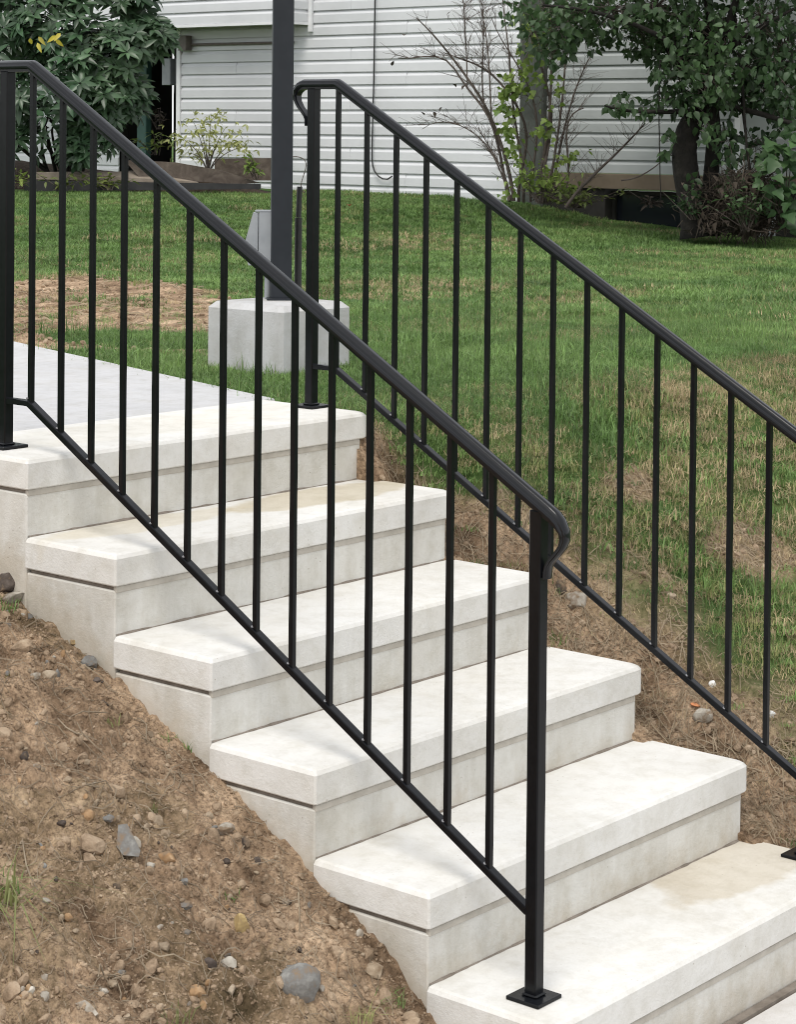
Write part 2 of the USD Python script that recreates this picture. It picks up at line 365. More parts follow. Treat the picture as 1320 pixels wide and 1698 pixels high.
leafy("rhododendron_leaf", (0.022, 0.055, 0.028), (0.072, 0.138, 0.066), scale=2.2, rough=0.34, vary=0.55)
leafy("yellow_leaf", (0.34, 0.30, 0.03), (0.46, 0.44, 0.06), vary=0.3)
leafy("tree_leaf", (0.015, 0.038, 0.015), (0.042, 0.085, 0.032), scale=1.6, vary=0.55, trans=0.25)
leafy("vine_leaf", (0.060, 0.125, 0.025), (0.165, 0.245, 0.055), scale=4.0, trans=0.35, vary=0.4)
leafy("weed_leaf", (0.08, 0.14, 0.03), (0.20, 0.26, 0.07), scale=4.0, vary=0.4)
leafy("sapling_leaf", (0.026, 0.070, 0.025), (0.062, 0.128, 0.046), scale=3.0, vary=0.3)
leafy("maple_leaf", (0.16, 0.19, 0.06), (0.30, 0.33, 0.13), scale=4.0, vary=0.35, trans=0.3)
leafy("red_leaf", (0.32, 0.07, 0.03), (0.40, 0.12, 0.05))
leafy("green_grass", (0.056, 0.138, 0.034), (0.135, 0.250, 0.074), scale=1.3, trans=0.25, rough=0.6, vary=0.45, hue=0.025)
leafy("olive_grass", (0.125, 0.172, 0.056), (0.24, 0.258, 0.105), scale=1.3, trans=0.3, rough=0.65, vary=0.4, hue=0.02)
leafy("dry_grass", (0.27, 0.222, 0.12), (0.42, 0.35, 0.20), scale=2.0, trans=0.2, rough=0.8, vary=0.35, hue=0.01)

# ground: earth and thin green growth mixed by a mask kept on the mesh
mat("ground_earth", {"g": ("geometry", {}), "at": ("attribute", {"attribute": "mask"}), "sp": ("separate_color", {"color_type": "rgb"}),
    "n": ("noise_texture", {"scale": 7.0, "detail": 9.0, "roughness": 0.68}), "cr": ("rgb_ramp", {"ramp": [(0.32, (0.125, 0.085, 0.056)), (0.43, (0.285, 0.204, 0.137)), (0.54, (0.45, 0.333, 0.230)), (0.68, (0.62, 0.48, 0.345))]}),
    "n2": ("noise_texture", {"scale": 75.0, "detail": 8.0, "roughness": 0.8}), "cr2": ("rgb_ramp", {"ramp": [(0.38, (0.40, 0.37, 0.35)), (0.50, (0.95, 0.93, 0.91)), (0.62, (1.35, 1.33, 1.30))]}),
    "mm": ("mix_color", {"blend_type": "multiply", "fac": 0.9}), "n4": ("noise_texture", {"scale": 3.3, "detail": 4.0, "roughness": 0.6}), "cr4": ("rgb_ramp", {"ramp": [(0.36, (0.62, 0.58, 0.54)), (0.54, (1.05, 1.03, 1.0))]}),
    "m4": ("mix_color", {"blend_type": "multiply", "fac": 0.9}),
    "ng": ("noise_texture", {"scale": 2.0, "detail": 8.0}), "cg": ("rgb_ramp", {"ramp": [(0.3, (0.042, 0.088, 0.024)), (0.55, (0.075, 0.128, 0.036)), (0.8, (0.15, 0.165, 0.062))]}),
    "mg": ("mix_color", {}), "b": ("bump", {"strength": 1.0, "distance": 0.011}), "p": ("principled_bsdf", {"roughness": 1.0, "specular_ior_level": 0.1})},
    [("g.position", "n.vector"), ("g.position", "n2.vector"), ("g.position", "ng.vector"), ("at.color", "sp.color"), ("n.fac", "cr.fac"), ("n2.fac", "cr2.fac"), ("cr.color", "mm.a"), ("cr2.color", "mm.b"),
     ("ng.fac", "cg.fac"), ("sp.r", "mg.fac"), ("g.position", "n4.vector"), ("n4.fac", "cr4.fac"), ("mm.result", "m4.a"), ("cr4.color", "m4.b"), ("m4.result", "mg.a"), ("cg.color", "mg.b"), ("mg.result", "p.base_color"), ("n2.fac", "b.height"), ("b.normal", "p.normal")])

# ------------------------------------------------------------------ terrain
PATH_R0, PATH_R1 = np.array([1.16, 0.362]), np.array([1.69, 2.08])
PSL = (PATH_R1[0] - PATH_R0[0]) / (PATH_R1[1] - PATH_R0[1])


def path_right(y):
    return PATH_R0[0] + PSL * (y - PATH_R0[1])


def house_rise(x, y):
    return np.interp(y, [3.0, 4.2, 5.0, 5.7, 6.4, 7.5, 10, 16], [0, 0.0, 0.05, 0.10, 0.2, 0.23, 0.27, 0.30]) * sstep(x, 3.5, 9.0)


def nz(x, y, s, o=3, seed=0):
    return meshkit.fbm(p2(x, y, s), o, seed) - 0.5


LEFT_Y = np.array([-40, -3, -1.42, -1.30, -1.163, -1.02, -0.838, -0.554, -0.281, 0.006, 0.086, 0.4, 1.0, 40])
LEFT_Z = np.array([-1.03, -1.03, -1.00, -0.965, -0.895, -0.785, -0.690, -0.533, -0.405, -0.297, -0.250, -0.12, -0.05, 0.0])


_cr = np.random.default_rng(303)
CLOD_XY = np.vstack([np.stack([_cr.uniform(-1.15, .02, 6500), _cr.uniform(-1.42, .4, 6500)], -1), np.stack([_cr.uniform(1.06, 2.1, 6000), _cr.uniform(-1.5, .3, 6000)], -1)])
CLOD_R = .006 * (4.2 ** (_cr.random(12500) ** 2.2))
CLOD_T = cKDTree(CLOD_XY)


def clods(x, y):
    """Lumps of earth standing out of the slope."""
    out = np.zeros(x.shape)
    sel = (((x > -1.2) & (x < .04)) | ((x > 1.05) & (x < 2.1))) & (y > -1.5) & (y < .42)
    if sel.any():
        q = np.stack([x[sel], y[sel]], -1)
        q = q + .014 * np.stack([nz(q[:, 0], q[:, 1], 40, 2, 81), nz(q[:, 0], q[:, 1], 40, 2, 82)], -1) * 2
        d, i = CLOD_T.query(q, k=7)
        r_ = CLOD_R[i]
        out[sel] = (np.sqrt(np.clip(r_ * r_ - d * d, 0, None)) * (.35 + .5 * ((i * 7919) % 97) / 97)).max(1)
    return out


def H_left(x, y, detail=True):
    z = np.interp(y, LEFT_Y, LEFT_Z)
    if detail:
        a = sstep(-x, -0.02, 0.12) * 0.6 + 0.4
        z = z + a * (0.055 * nz(x, y, 4.0, 2, 3) + 0.035 * nz(x, y, 13, 3, 5)) + 0.018 * (0.5 - np.abs(nz(x, y, 34, 3, 9)) * 2) - 0.016 + 0.009 * nz(x, y, 95, 2, 11) + clods(x, y) * (0.5 + 0.5 * sstep(-x, 0.0, 0.08)) - 0.006 * sstep(x, -.08, 0)
    return z


def soil_mask(x, y):
    """1 where the right-hand ground is bare."""
    n = nz(x, y, 3.0, 4, 21)
    bank = sstep(1.28 + np.clip(-y, 0, 3) * 0.09 + n * 0.55 - x, -0.14, 0.12) * sstep(0.16 + n * 0.25 - y, -0.06, 0.08)
    # worn strip between the path and the lawn, further up
    q = np.stack([x - 2.9, y - 3.05], -1)
    ax = np.array([0.60, 0.80]); t = q @ ax; s_ = q @ np.array([ax[1], -ax[0]])
    strip = sstep(1.0 - np.sqrt((t / 1.95) ** 2 + (s_ / 0.74) ** 2) + n * 0.5, -0.08, 0.12)
    clump = sstep(1.0 - np.sqrt(((x - 2.18) / 0.30) ** 2 + ((y - 1.95) / 0.42) ** 2) + n * 0.5, -0.1, 0.15)
    worn = sstep(1.0 - np.sqrt(((x - 1.76) / 0.12) ** 2 + ((y + 0.36) / 0.07) ** 2) + n * 1.0, -0.1, 0.3) * 0.8
    worn2 = sstep(1.0 - np.sqrt(((x - 1.93) / 0.16) ** 2 + ((y + 0.64) / 0.10) ** 2) + n * 1.0, -0.1, 0.3) * 0.8
    return np.clip(np.maximum.reduce([bank, strip * (1 - clump), worn, worn2]), 0, 1)


DRY = [(2.75, -0.18, 0.55, 0.26, 0.95), (3.3, 0.0, 0.6, 0.16, 0.6), (2.05, -0.50, 0.40, 0.22, 0.75), (1.55, -0.45, 0.25, 0.35, 0.6), (1.5, -0.8, 0.25, 0.25, 0.6), (3.4, 0.95, 0.35, 0.12, 0.5), (2.3, 0.1, 0.3, 0.1, 0.4), (4.7, 2.9, 0.8, 0.45, 0.55), (7.2, 5.0, 1.0, 0.5, 0.40), (4.9, 2.0, 0.5, 0.2, 0.45), (1.75, 0.2, 0.3, 0.12, 0.35)]


def dry_mask(x, y):
    n = nz(x, y, 2.2, 4, 31)
    out = 0.03 + 0.5 * np.clip(nz(x, y, 1.3, 3, 33) * 2.0, 0, 0.5)
    for cx, cy, sx, sy, k in DRY:
        out = np.maximum(out, k * sstep(1.25 - np.sqrt(((x - cx) / sx) ** 2 + ((y - cy) / sy) ** 2) + n * 0.9, -0.15, 0.6))
    return np.clip(out, 0, 1)


def H_right(x, y, detail=True):
    w = 0.10
    z = -0.585 * w * np.logaddexp(0, -(y + 0.02) / w) - 0.022
    z = z + 0.10 * sstep(x, 2.0, 6.0) * sstep(-y, 0.0, 1.0) * 0
    z = z - 0.165 * sstep(-y, -0.08, 0.16) * (1 - sstep(x, 1.13, 1.44))
    z = np.maximum(z, -1.02 + 0.02 * nz(x, y, 1.0, 2, 2))
    z = z + house_rise(x, y)
    if detail:
        s = soil_mask(x, y)
        z = z + 0.03 * nz(x, y, 2.0, 2, 41) * sstep(x, 1.25, 1.7) + s * (0.034 * nz(x, y, 12, 3, 43) + 0.016 * (0.5 - 2 * np.abs(nz(x, y, 36, 3, 44))) + 0.007 * nz(x, y, 95, 2, 45)) + np.clip(s * 1.3, 0, 1) * clods(x, y) * sstep(x, 1.06, 1.16)
    return z


def H(x, y, detail=True):
    x, y = np.broadcast_arrays(np.asarray(x, float), np.asarray(y, float))
    zl, zr = H_left(x, y, detail), H_right(x, y, detail)
    t = sstep(x, 0.3, 0.8)
    z = zl * (1 - t) + zr * t
    under = (x > 0.035) & (x < 1.075) & (y < 0.37)
    z = np.where(under, np.minimum(z, -1.12), z)
    pl = -0.10 + PSL * (y - 0.362)
    onpath = (y >= 0.34) & (x > pl + 0.04) & (x < path_right(y) - 0.05) & (y < 7.0)
    z = np.where(onpath, -0.16, z)
    z = np.where((y < -1.425) & (x > -2.2) & (x < 3.4), np.minimum(z, -1.06), z)
    return z


def axis(*parts):
    return np.unique(np.round(np.concatenate([np.arange(a, b, s) for a, b, s in parts]), 5))


gx = axis((-80, -4, 6), (-4, -1.4, 0.25), (-1.4, -1.0, 0.03), (-1.0, 0.05, 0.0042), (0.05, 1.06, 0.09), (1.06, 1.75, 0.0065), (1.75, 2.3, 0.014), (2.3, 4.6, 0.04), (4.6, 12, 0.15), (12, 100, 6))
gy = axis((-80, -4, 6), (-4, -1.6, 0.2), (-1.6, -1.36, 0.02), (-1.36, 0.25, 0.005), (0.25, 1.6, 0.03), (1.6, 6, 0.07), (6, 12, 0.2), (12, 100, 6))
X, Y = np.meshgrid(gx, gy, indexing="ij")
Z = H(X, Y)
nxg, nyg = X.shape
ii, jj = np.meshgrid(np.arange(nxg - 1), np.arange(nyg - 1), indexing="ij")
quads = np.stack([ii * nyg + jj, (ii + 1) * nyg + jj, (ii + 1) * nyg + jj + 1, ii * nyg + jj + 1], -1).reshape(-1, 4)
ground = obj("ground", (np.stack([X, Y, Z], -1).reshape(-1, 3), quads), "ground_earth", smooth=True, label="sloping brown earth and thin turf around the steps and the house", cat="ground", kind="structure")
gmask = np.where(X > 0.6, 1 - soil_mask(X, Y), np.where(Y > 0.6, 1.0, 0.10 * (nz(X, Y, 5, 3, 51) > 0.12)))
UsdGeom.PrimvarsAPI(ground).CreatePrimvar("mask", Sdf.ValueTypeNames.Color3fArray, "vertex").Set(Vt.Vec3fArray.FromNumpy(np.repeat(gmask.reshape(-1, 1), 3, 1).astype(np.float32)))


def ground_hit(px, py):
    """Where the line of sight through a picture point meets the ground."""
    dr = fw + RT * (px - PX) / F - UP * (py - PY) / F
    t = np.linspace(2.6, 20, 3000)
    q = CAM + dr * t[:, None]
    below = q[:, 2] <= H(q[:, 0], q[:, 1])
    k = int(np.argmax(below))
    return q[k], t[k]


# path at the top and pavement at the foot
PY1 = 7.0
pp = [(-0.10, 0.362), (1.16, 0.362), (path_right(PY1), PY1), (-0.10 + PSL * (PY1 - 0.362), PY1)]
pts = []
for (a, b) in pp:
    pts += [(a, b, -0.12), (a, b, -0.012)]
cxy = np.mean(pp, 0)
for (a, b) in pp:
    q = np.array([a, b]) + (cxy - [a, b]) / np.linalg.norm(cxy - [a, b]) * 0.01
    pts.append((q[0], max(q[1], 0.366), -0.002))
obj("path", hull(pts), "path_concrete", label="pale grey broom finished concrete path leading off the top step", cat="path", kind="structure")
obj("pavement", bevel_box(-2.2, 3.4, -5.5, -1.418, -1.12, -6 * R, 0.006), "pavement_concrete", label="grey concrete pavement at the foot of the steps", cat="pavement", kind="structure")

# ------------------------------------------------------------------ the steps
def tread_slab(y0, y1, zt, c=0.0095):
    """Slab with chamfered top edges and clipped front corners."""
    def ring(i, z):
        return [(i + .004, y0 + i, z), (W - i - .018, y0 + i, z), (W - i - .006, y0 + i + .005, z), (W - i, y0 + i + .018, z), (W - i, y1, z), (i, y1, z), (i, y0 + i + .004, z)]
    return hull(ring(.003, zt - HS) + ring(0, zt - HS + .003) + ring(0, zt - c) + ring(c * .55, zt - c * .28) + ring(c * 1.15, zt))


st = thing("concrete_steps", "flight of six cream precast concrete steps climbing the bank between two black railings", "steps", (0, 0, 0))
for k in range(6):
    y0, y1 = -k * T, (-(k - 1) * T + 0.0025 if k else 0.36)
    obj("tread", tread_slab(y0, y1, -k * R), "tread_concrete", st)
    y1b = -(k - 1) * T + 0.0035 if k else 0.36
    zb = -1.12 if k < 5 else -6 * R - 0.05
    obj("riser_block", bevel_box(0.004, 1.092, y0 + 0.0045, y1b, zb, -k * R - HS - 0.009, 0.003), "riser_concrete", st)
    obj("joint", box(0.009, 1.088, y0 + 0.013, y1b - 0.01, -k * R - HS - 0.0095, -k * R - HS + 0.0005), "joint_filler", st)
    obj("front_seal", bevel_box(0.006, 1.090, y0 + 0.0030, y0 + 0.0128, -k * R - HS - 0.0145, -k * R - HS + 0.0002, 0.002), "front_joint", st)
for k in range(5):
    yb = -k * T + 0.0045
    xs_ = np.arange(0.008, 1.088, 0.006)
    hh = np.clip(0.0022 + 0.006 * (meshkit.fbm(np.stack([xs_ * 22, xs_ * 0 + k * 3.1, xs_ * 0], -1), 4, 5) - .42), .0004, .006)
    zt = -(k + 1) * R
    v = np.vstack([np.stack([xs_, xs_ * 0 + yb - .0002 - hh * 1.5, xs_ * 0 + zt + .0003], -1), np.stack([xs_, xs_ * 0 + yb - .0004, zt + hh], -1), np.stack([xs_, xs_ * 0 + yb + .002, xs_ * 0 + zt + .0003], -1)])
    n_ = len(xs_); a_ = np.arange(n_ - 1)
    obj("mortar_line", (v, np.vstack([np.stack([a_, a_ + 1, a_ + n_ + 1], 1), np.stack([a_, a_ + n_ + 1, a_ + n_], 1), np.stack([a_ + n_, a_ + n_ + 1, a_ + 2 * n_ + 1], 1), np.stack([a_ + n_, a_ + 2 * n_ + 1, a_ + 2 * n_], 1)])), "joint_filler", st)
obj("kerb_joint", box(0.0, 1.12, -1.4175, -1.398, -1.06, -6 * R + 0.003), "joint_filler", st)

# ------------------------------------------------------------------ railings
PROFILE = np.array([(-.0105, -.006), (-.0105, 0.0), (-.0170, 0.0015), (-.0175, .0060), (-.0160, .0095), (-.0138, .0105), (-.0128, .0150), (-.0098, .0172), (-.0086, .0164), (-.0074, .0182), (-.0030, .0198), (0, .0192),
                    (.0030, .0198), (.0074, .0182), (.0086, .0164), (.0098, .0172), (.0128, .0150), (.0138, .0105), (.0160, .0095), (.0175, .0060), (.0170, .0015), (.0105, 0.0), (.0105, -.006)])


def sweep(x, yz, profile, hs=None, ws=None):
    yz = np.asarray(yz, float)
    n = len(yz)
    hs = np.ones(n) if hs is None else np.asarray(hs)
    ws = np.ones(n) if ws is None else np.asarray(ws)
    d = np.diff(yz, axis=0); d /= np.linalg.norm(d, axis=1, keepdims=True)
    v = []
    for i in range(n):
        a, b = d[max(i - 1, 0)], d[min(i, n - 2)]
        na, nb = np.array([a[1], -a[0]]), np.array([b[1], -b[0]])  # travelling towards -y the outward normal points up
        m = na + nb; m /= np.linalg.norm(m); sc = 1 / max(m @ na, 0.4)
        for (px_, h) in profile:
            v.append((x + px_ * ws[i], *(yz[i] + m * sc * h * hs[i])))
    k = len(profile)
    f = []
    for i in range(n - 1):
        for j in range(k):
            j2 = (j + 1) % k
            f += [(i * k + j, i * k + j2, (i + 1) * k + j2), (i * k + j, (i + 1) * k + j2, (i + 1) * k + j)]
    for i, sgn in ((0, 1), (n - 1, -1)):
        c = len(v); v.append(tuple(np.mean(v[i * k:(i + 1) * k], 0)))
        for j in range(k):
            tri = (i * k + j, i * k + (j + 1) % k, c)
            f.append(tri if sgn < 0 else tri[::-1])
    m = trimesh.Trimesh(np.array(v), np.array(f), process=False)
    m.fix_normals()
    return m


def tongue(y, z, s):
    """Lamb's tongue end: curls down and back onto the newel post. s: -1 towards the foot, +1 towards the top."""
    off = [(.030, 0), (.042, -.003), (.052, -.011), (.0565, -.022), (.054, -.035), (.045, -.049), (.033, -.062), (.0235, -.073), (.0185, -.084), (.0180, -.100)]
    return [(y + s * a, z + b) for a, b in off], [1, .95, .8, .6, .48, .42, .38, .36, .34, .33]


def railing(label, x, y0, zt, zb, sp, yn_top, yn_bot, slope=0.5765, nb=14):
    g = thing("stair_railing", label, "railing", (x, yn_bot, -5 * R))
    pw = 0.0128
    zt_at = lambda y: zt + slope * (y - y0)
    zb_at = lambda y: zb + slope * (y - y0)
    # top rail
    up, uh = tongue(yn_top, zt, 1)
    lo, lh = [], []
    zs = zt_at(yn_bot - 0.018)
    off = [(-.018, 0), (-.031, -.007), (-.043, -.016), (-.052, -.028), (-.0545, -.040), (-.050, -.053), (-.040, -.066), (-.029, -.078), (-.0215, -.089), (-.0185, -.100), (-.0180, -.114)]
    lo = [(yn_bot + a, zs + b) for a, b in off]
    lh = [1, .95, .8, .6, .48, .42, .38, .36, .34, .33, .33]
    path = up[::-1] + [(y0 + 0.004, zt), (y0 - 0.004, zt - 0.0036)] + lo
    hs = uh[::-1] + [1, 1] + lh
    ws = [0.60 + 0.40 * min(1, h / 0.9) for h in hs]
    obj("handrail", sweep(x, path, PROFILE, hs, ws), "satin_rail", g, smooth=28)
    # bottom rail: U channel
    CH = np.array([(-.0100, -.0060), (-.0100, .0050), (-.0075, .0062), (.0075, .0062), (.0100, .0050), (.0100, -.0060), (.0070, -.0060), (.0070, .0010), (-.0070, .0010), (-.0070, -.0060)])
    br = obj("bottom_rail", sweep(x, [(yn_top - pw + .001, zb), (y0 + .003, zb), (y0 - .003, zb - .003), (yn_bot + pw - .001, zb_at(yn_bot + pw))], CH), "black_metal", g, smooth=20)
    for i in range(nb):
        y = y0 - i * sp
        b = 0.0057
        obj("baluster", bevel_box(x - b, x + b, y - b, y + b, zb_at(y) + .001, zt_at(y) + .003, .0008), "black_metal", g)
        wv = trimesh.creation.icosphere(1, 0.0042); wv.apply_scale([1.5, 1.3, .8]); wv.apply_translation([x - .0015, y + b + .001, zb_at(y + b) + .0075])
        obj("weld", wv, "weld_metal", br, smooth=True)
    for yn, zfoot, ztop in ((yn_top, 0.0, zt - .004), (yn_bot, -5 * R, zt_at(yn_bot) - .004)):
        pg = obj("newel_post", bevel_box(x - pw, x + pw, yn - pw, yn + pw, zfoot + .0075, ztop, .002), "black_metal", g)
        bp = obj("base_plate", bevel_box(x - .036, x + .036, yn - .036, yn + .036, zfoot + .0005, zfoot + .0072, .0012), "black_metal", g)
        obj("weld_seam", bevel_box(x - pw - .004, x + pw + .004, yn - pw - .004, yn + pw + .004, zfoot + .0070, zfoot + .0120, .003), "black_metal", bp)
    return g


railing("nearer black metal stair railing on the left edge of the steps", 0.0842, 0.0867, 0.838, 0.1059, 0.0983, 0.173, -1.295)
railing("farther black metal stair railing on the right edge of the steps beside the lawn", 1.083, 0.0806, 0.8232, 0.1063, 0.0970, 0.1655, -1.277)

# ------------------------------------------------------------------ lamp post on its footing
ft = thing("pole_footing", "square grey concrete footing block with chamfered top carrying the dark pole", "footing", (1.851, 1.003, 0))
hx = 0.16
FZ = 0.185
c0 = np.array([1.851, 1.003])
fpts = []
for sx in (-1, 1):
    for sy in (-1, 1):
        for (h, z) in ((hx, -0.25), (hx, FZ - 0.018), (hx - 0.018, FZ)):
            k = 0.012
            fpts += [(c0[0] + sx * (h - k), c0[1] + sy * h, z), (c0[0] + sx * h, c0[1] + sy * (h - k), z)]
obj("block", hull(fpts), "footing_concrete", ft)
PO = P(465.5, 489, 6.72)[:2]
po = thing("lamp_pole", "tall dark grey square metal pole rising out of frame from the concrete footing", "pole", (PO[0], PO[1], FZ), rot=-math.degrees(YAW) + 6)
s = 0.0325
obj("shaft", bevel_box(-s, s, -s, s, 0.004, 3.2, .004), "post_paint", po, local=True)
obj("foot_plate", bevel_box(-s - .012, s + .012, -s - .012, s + .012, 0.0005, .006, .001), "post_paint", po, local=True)
obj("cap", bevel_box(-s - .006, s + .006, -s - .006, s + .006, 3.2, 3.23, .004), "post_paint", po, local=True)
# outlet box on the pole
eb = thing("outlet_box", "grey weatherproof electrical outlet box with sloped cover on the left of the dark pole", "outlet box", (0, 0, 0))


def oriented(mesh, c):
    """x along the picture's right, y away, z up."""
    m = mesh.copy()
    B = np.eye(4); B[:3, 0] = r0; B[:3, 1] = [math.sin(YAW), math.cos(YAW), 0]; B[:3, 2] = [0, 0, 1]; B[:3, 3] = c
    m.apply_transform(B)
    return m


EB = P(441, 400, 6.74)
pxm = 6.74 / F
bodyp = []
for yy in (-0.03, 0.05):
    for (a, z) in ((-11, -44), (-11, 46), (-10, 48), (12, 48), (12, -44)):
        bodyp.append((a * pxm, yy, z * pxm))
obj("box_body", oriented(hull(bodyp), EB), "gray_plastic", eb)
cov = []
for yy in (-0.022, 0.042):
    for (a, z) in ((-12.5, -40), (-12.5, 46), (-21, 47), (-33, 2), (-34, -20), (-28, -40)):
        cov.append((a * pxm, yy, z * pxm))
obj("sloped_cover", oriented(hull(cov), EB), "gray_plastic", eb)
hp = oriented(trimesh.creation.cylinder(.006, .03, sections=10), EB + [0, 0, 49 * pxm]); hp2 = trimesh.creation.box([.05, .02, .005])
obj("hinge_cap", oriented(bevel_box(-18 * pxm, 10 * pxm, -.02, .03, 48.3 * pxm, 51 * pxm, .001), EB), "gray_plastic", eb)
cb = EB + r0 * (3 * pxm) + np.array([math.sin(YAW), math.cos(YAW), 0]) * 0.0
cond = np.array([[cb[0], cb[1], EB[2] - 44.5 * pxm], [cb[0], cb[1], FZ + .002]])
obj("conduit", tube(cond, .0095, 12), "gray_plastic", eb, smooth=40)
# black sleeve behind the pole
sl = thing("cable_sleeve", "thin black upright cable sleeve just right of the dark pole on the footing", "cable sleeve", (0, 0, 0))
q = P(494, 470, 6.80); top = P(497, 310, 6.80); mid = P(496, 362, 6.80)
obj("sleeve", tube(np.array([[q[0], q[1], FZ + .002], [q[0], q[1], mid[2]]]), .0115, 12), "black_cable", sl, smooth=40)
obj("upper_tube", tube(np.array([[q[0], q[1], mid[2] + .001], [top[0], top[1], top[2]]]), .0088, 12), "black_cable", sl, smooth=40)

# ------------------------------------------------------------------ the house
hs = thing("house", "white vinyl sided house with an overhanging upper bay behind the lawn", "house", (10.5, 7.5, 0))
EXPO = 0.1045


def siding_profile(xf, zb, e, depth=0.0165):
    return [(xf, zb + e), (xf - depth * 0.25, zb + e * 0.86), (xf - depth, zb + e * 0.66), (xf - depth, zb + 0.004), (xf - depth + 0.003, zb), (xf + 0.002, zb + 0.001)]


def board_y(xf, y0, y1, zb, material, e=EXPO):
    pr = siding_profile(xf, zb, e)
    n = len(pr)
    v = [(a, y0, b) for a, b in pr] + [(a, y1, b) for a, b in pr]
    f = [(i, i + 1, n + i + 1, n + i) for i in range(n - 1)]
    f += [(n - 1, 0, n, 2 * n - 1)]
    tri = []
    for a, b, c, d in f:
        tri += [(a, c, b), (a, d, c)]
    for i in range(1, n - 1):
        tri += [(0, i, i + 1), (n, n + i + 1, n + i)]
    m = trimesh.Trimesh(np.array(v, float), np.array(tri), process=False); m.fix_normals()
    obj("siding_board", m, material, hs)


ZL = 0.704
XO = 10.25
y_ov_r = PX_plane(481, 44, XO)[1]
z_ov = PX_plane(449, 41, XO)[2]
yl0, yl1 = 6.525, 10.335
k0 = -5
for k in range(k0, 24):
    zb = ZL + k * EXPO
    ysp = yl0 + (yl1 - yl0) * [.31, .68, .47, .82][(k * 3) % 4]
    board_y(10.5, yl0, ysp - .001, zb, "siding_vinyl")
    board_y(10.4985, ysp, yl1, zb, "siding_vinyl")
ZR = 0.6355
for k in range(-2, 24):
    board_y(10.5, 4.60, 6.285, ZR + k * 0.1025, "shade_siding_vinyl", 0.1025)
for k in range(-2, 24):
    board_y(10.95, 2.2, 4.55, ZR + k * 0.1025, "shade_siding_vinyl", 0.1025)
for k in range(-4, 24):
    board_y(11.05, 11.75, 15.0, ZL + k * EXPO, "siding_vinyl")
for k in range(0, 14):
    board_y(XO, y_ov_r, 14.6, z_ov + 0.02 + k * EXPO, "siding_vinyl")
# return of the bay: boards seen on its end
for k in range(0, 14):
    pr = siding_profile(0, z_ov + 0.02 + k * EXPO, EXPO, 0.012)
    n = len(pr)
    v = [(XO + 0.002, y_ov_r - 0.0 + a, b) for a, b in pr] + [(10.499 - 0.02, y_ov_r + a, b) for a, b in pr]
    tri = []
    for i in range(n - 1):
        tri += [(i, i + 1, n + i + 1), (i, n + i + 1, n + i)]
    tri += [(n - 1, 0, n), (n - 1, n, 2 * n - 1)]
    for i in range(1, n - 1):
        tri += [(0, i, i + 1), (n, n + i + 1, n + i)]
    m = trimesh.Trimesh(np.array(v), np.array(tri), process=False); m.fix_normals()
    obj("siding_board", m, "siding_vinyl", hs)
obj("soffit", box(XO + .004, 10.476, y_ov_r + .004, 14.6, z_ov + .004, z_ov + .018), "white_trim", hs)
obj("bay_skirt", box(XO - .022, XO + .002, y_ov_r - .014, 14.6, z_ov - .004, z_ov + .0195), "white_trim", hs)
obj("bay_skirt", box(XO + .004, 10.470, y_ov_r - .014, y_ov_r + .002, z_ov - .004, z_ov + .0195), "white_trim", hs)
obj("corner_trim", box(10.455, 10.478, y_ov_r - .055, y_ov_r - .016, z_ov - .06, 3.2), "white_trim", hs)
obj("corner_trim", bevel_box(10.468, 10.53, 10.337, 10.385, 0.05, z_ov + .2, .003), "white_trim", hs)
obj("corner_trim", bevel_box(10.468, 10.53, 4.545, 4.597, 0.40, 3.2, .003), "white_trim", hs)
obj("corner_pilaster", bevel_box(10.435, 10.56, 6.290, 6.520, -0.05, 3.2, .012), "gray_trim", hs)
obj("sill_board", bevel_box(10.470, 10.52, 4.56, 6.286, 0.315, 0.428, .003), "brown_board", hs)
obj("sill_board", bevel_box(10.93, 10.97, 2.2, 4.543, 0.315, 0.428, .003), "brown_board", hs)
wy1, wy0 = PX_plane(1003, 330, 10.5)[1], PX_plane(1138, 340, 10.5)[1]
obj("foundation", box(10.502, 10.68, 4.56, wy0, -0.6, 0.314), "foundation_block", hs)
obj("foundation", box(10.502, 10.68, wy1, 6.286, -0.6, 0.314), "foundation_block", hs)
obj("foundation", box(10.502, 10.68, wy0 + .001, wy1 - .001, -0.6, -0.05), "foundation_block", hs)
obj("foundation", box(10.96, 11.1, 2.2, 4.55, -0.6, 0.314), "foundation_block", hs)
bw = obj("basement_window", box(10.62, 10.63, wy0 + .002, wy1 - .002, -0.048, 0.30), "window_glass", hs)
for a, b, c, d in ((wy0 + .003, wy1 - .003, 0.270, 0.300), (wy0 + .003, wy0 + .03, -.046, 0.269), (wy1 - .03, wy1 - .003, -.046, 0.269)):
    obj("window_frame", box(10.59, 10.618, a, b, c, d), "foundation_block", bw)
obj("inner_wall", box(10.535, 10.60, 6.53, 10.33, -0.3, 3.2), "foundation_block", hs)
obj("inner_wall", box(10.53, 10.60, 4.60, 6.28, 0.43, 3.2), "foundation_block", hs)
obj("inner_wall", box(10.98, 11.05, 2.2, 4.56, 0.43, 3.2), "foundation_block", hs)
obj("inner_wall", box(11.08, 11.15, 11.75, 15.0, -0.3, 3.2), "foundation_block", hs)
obj("return_wall", box(10.525, 10.955, 4.53, 4.5445, -0.3, 3.2), "shade_siding_vinyl", hs)
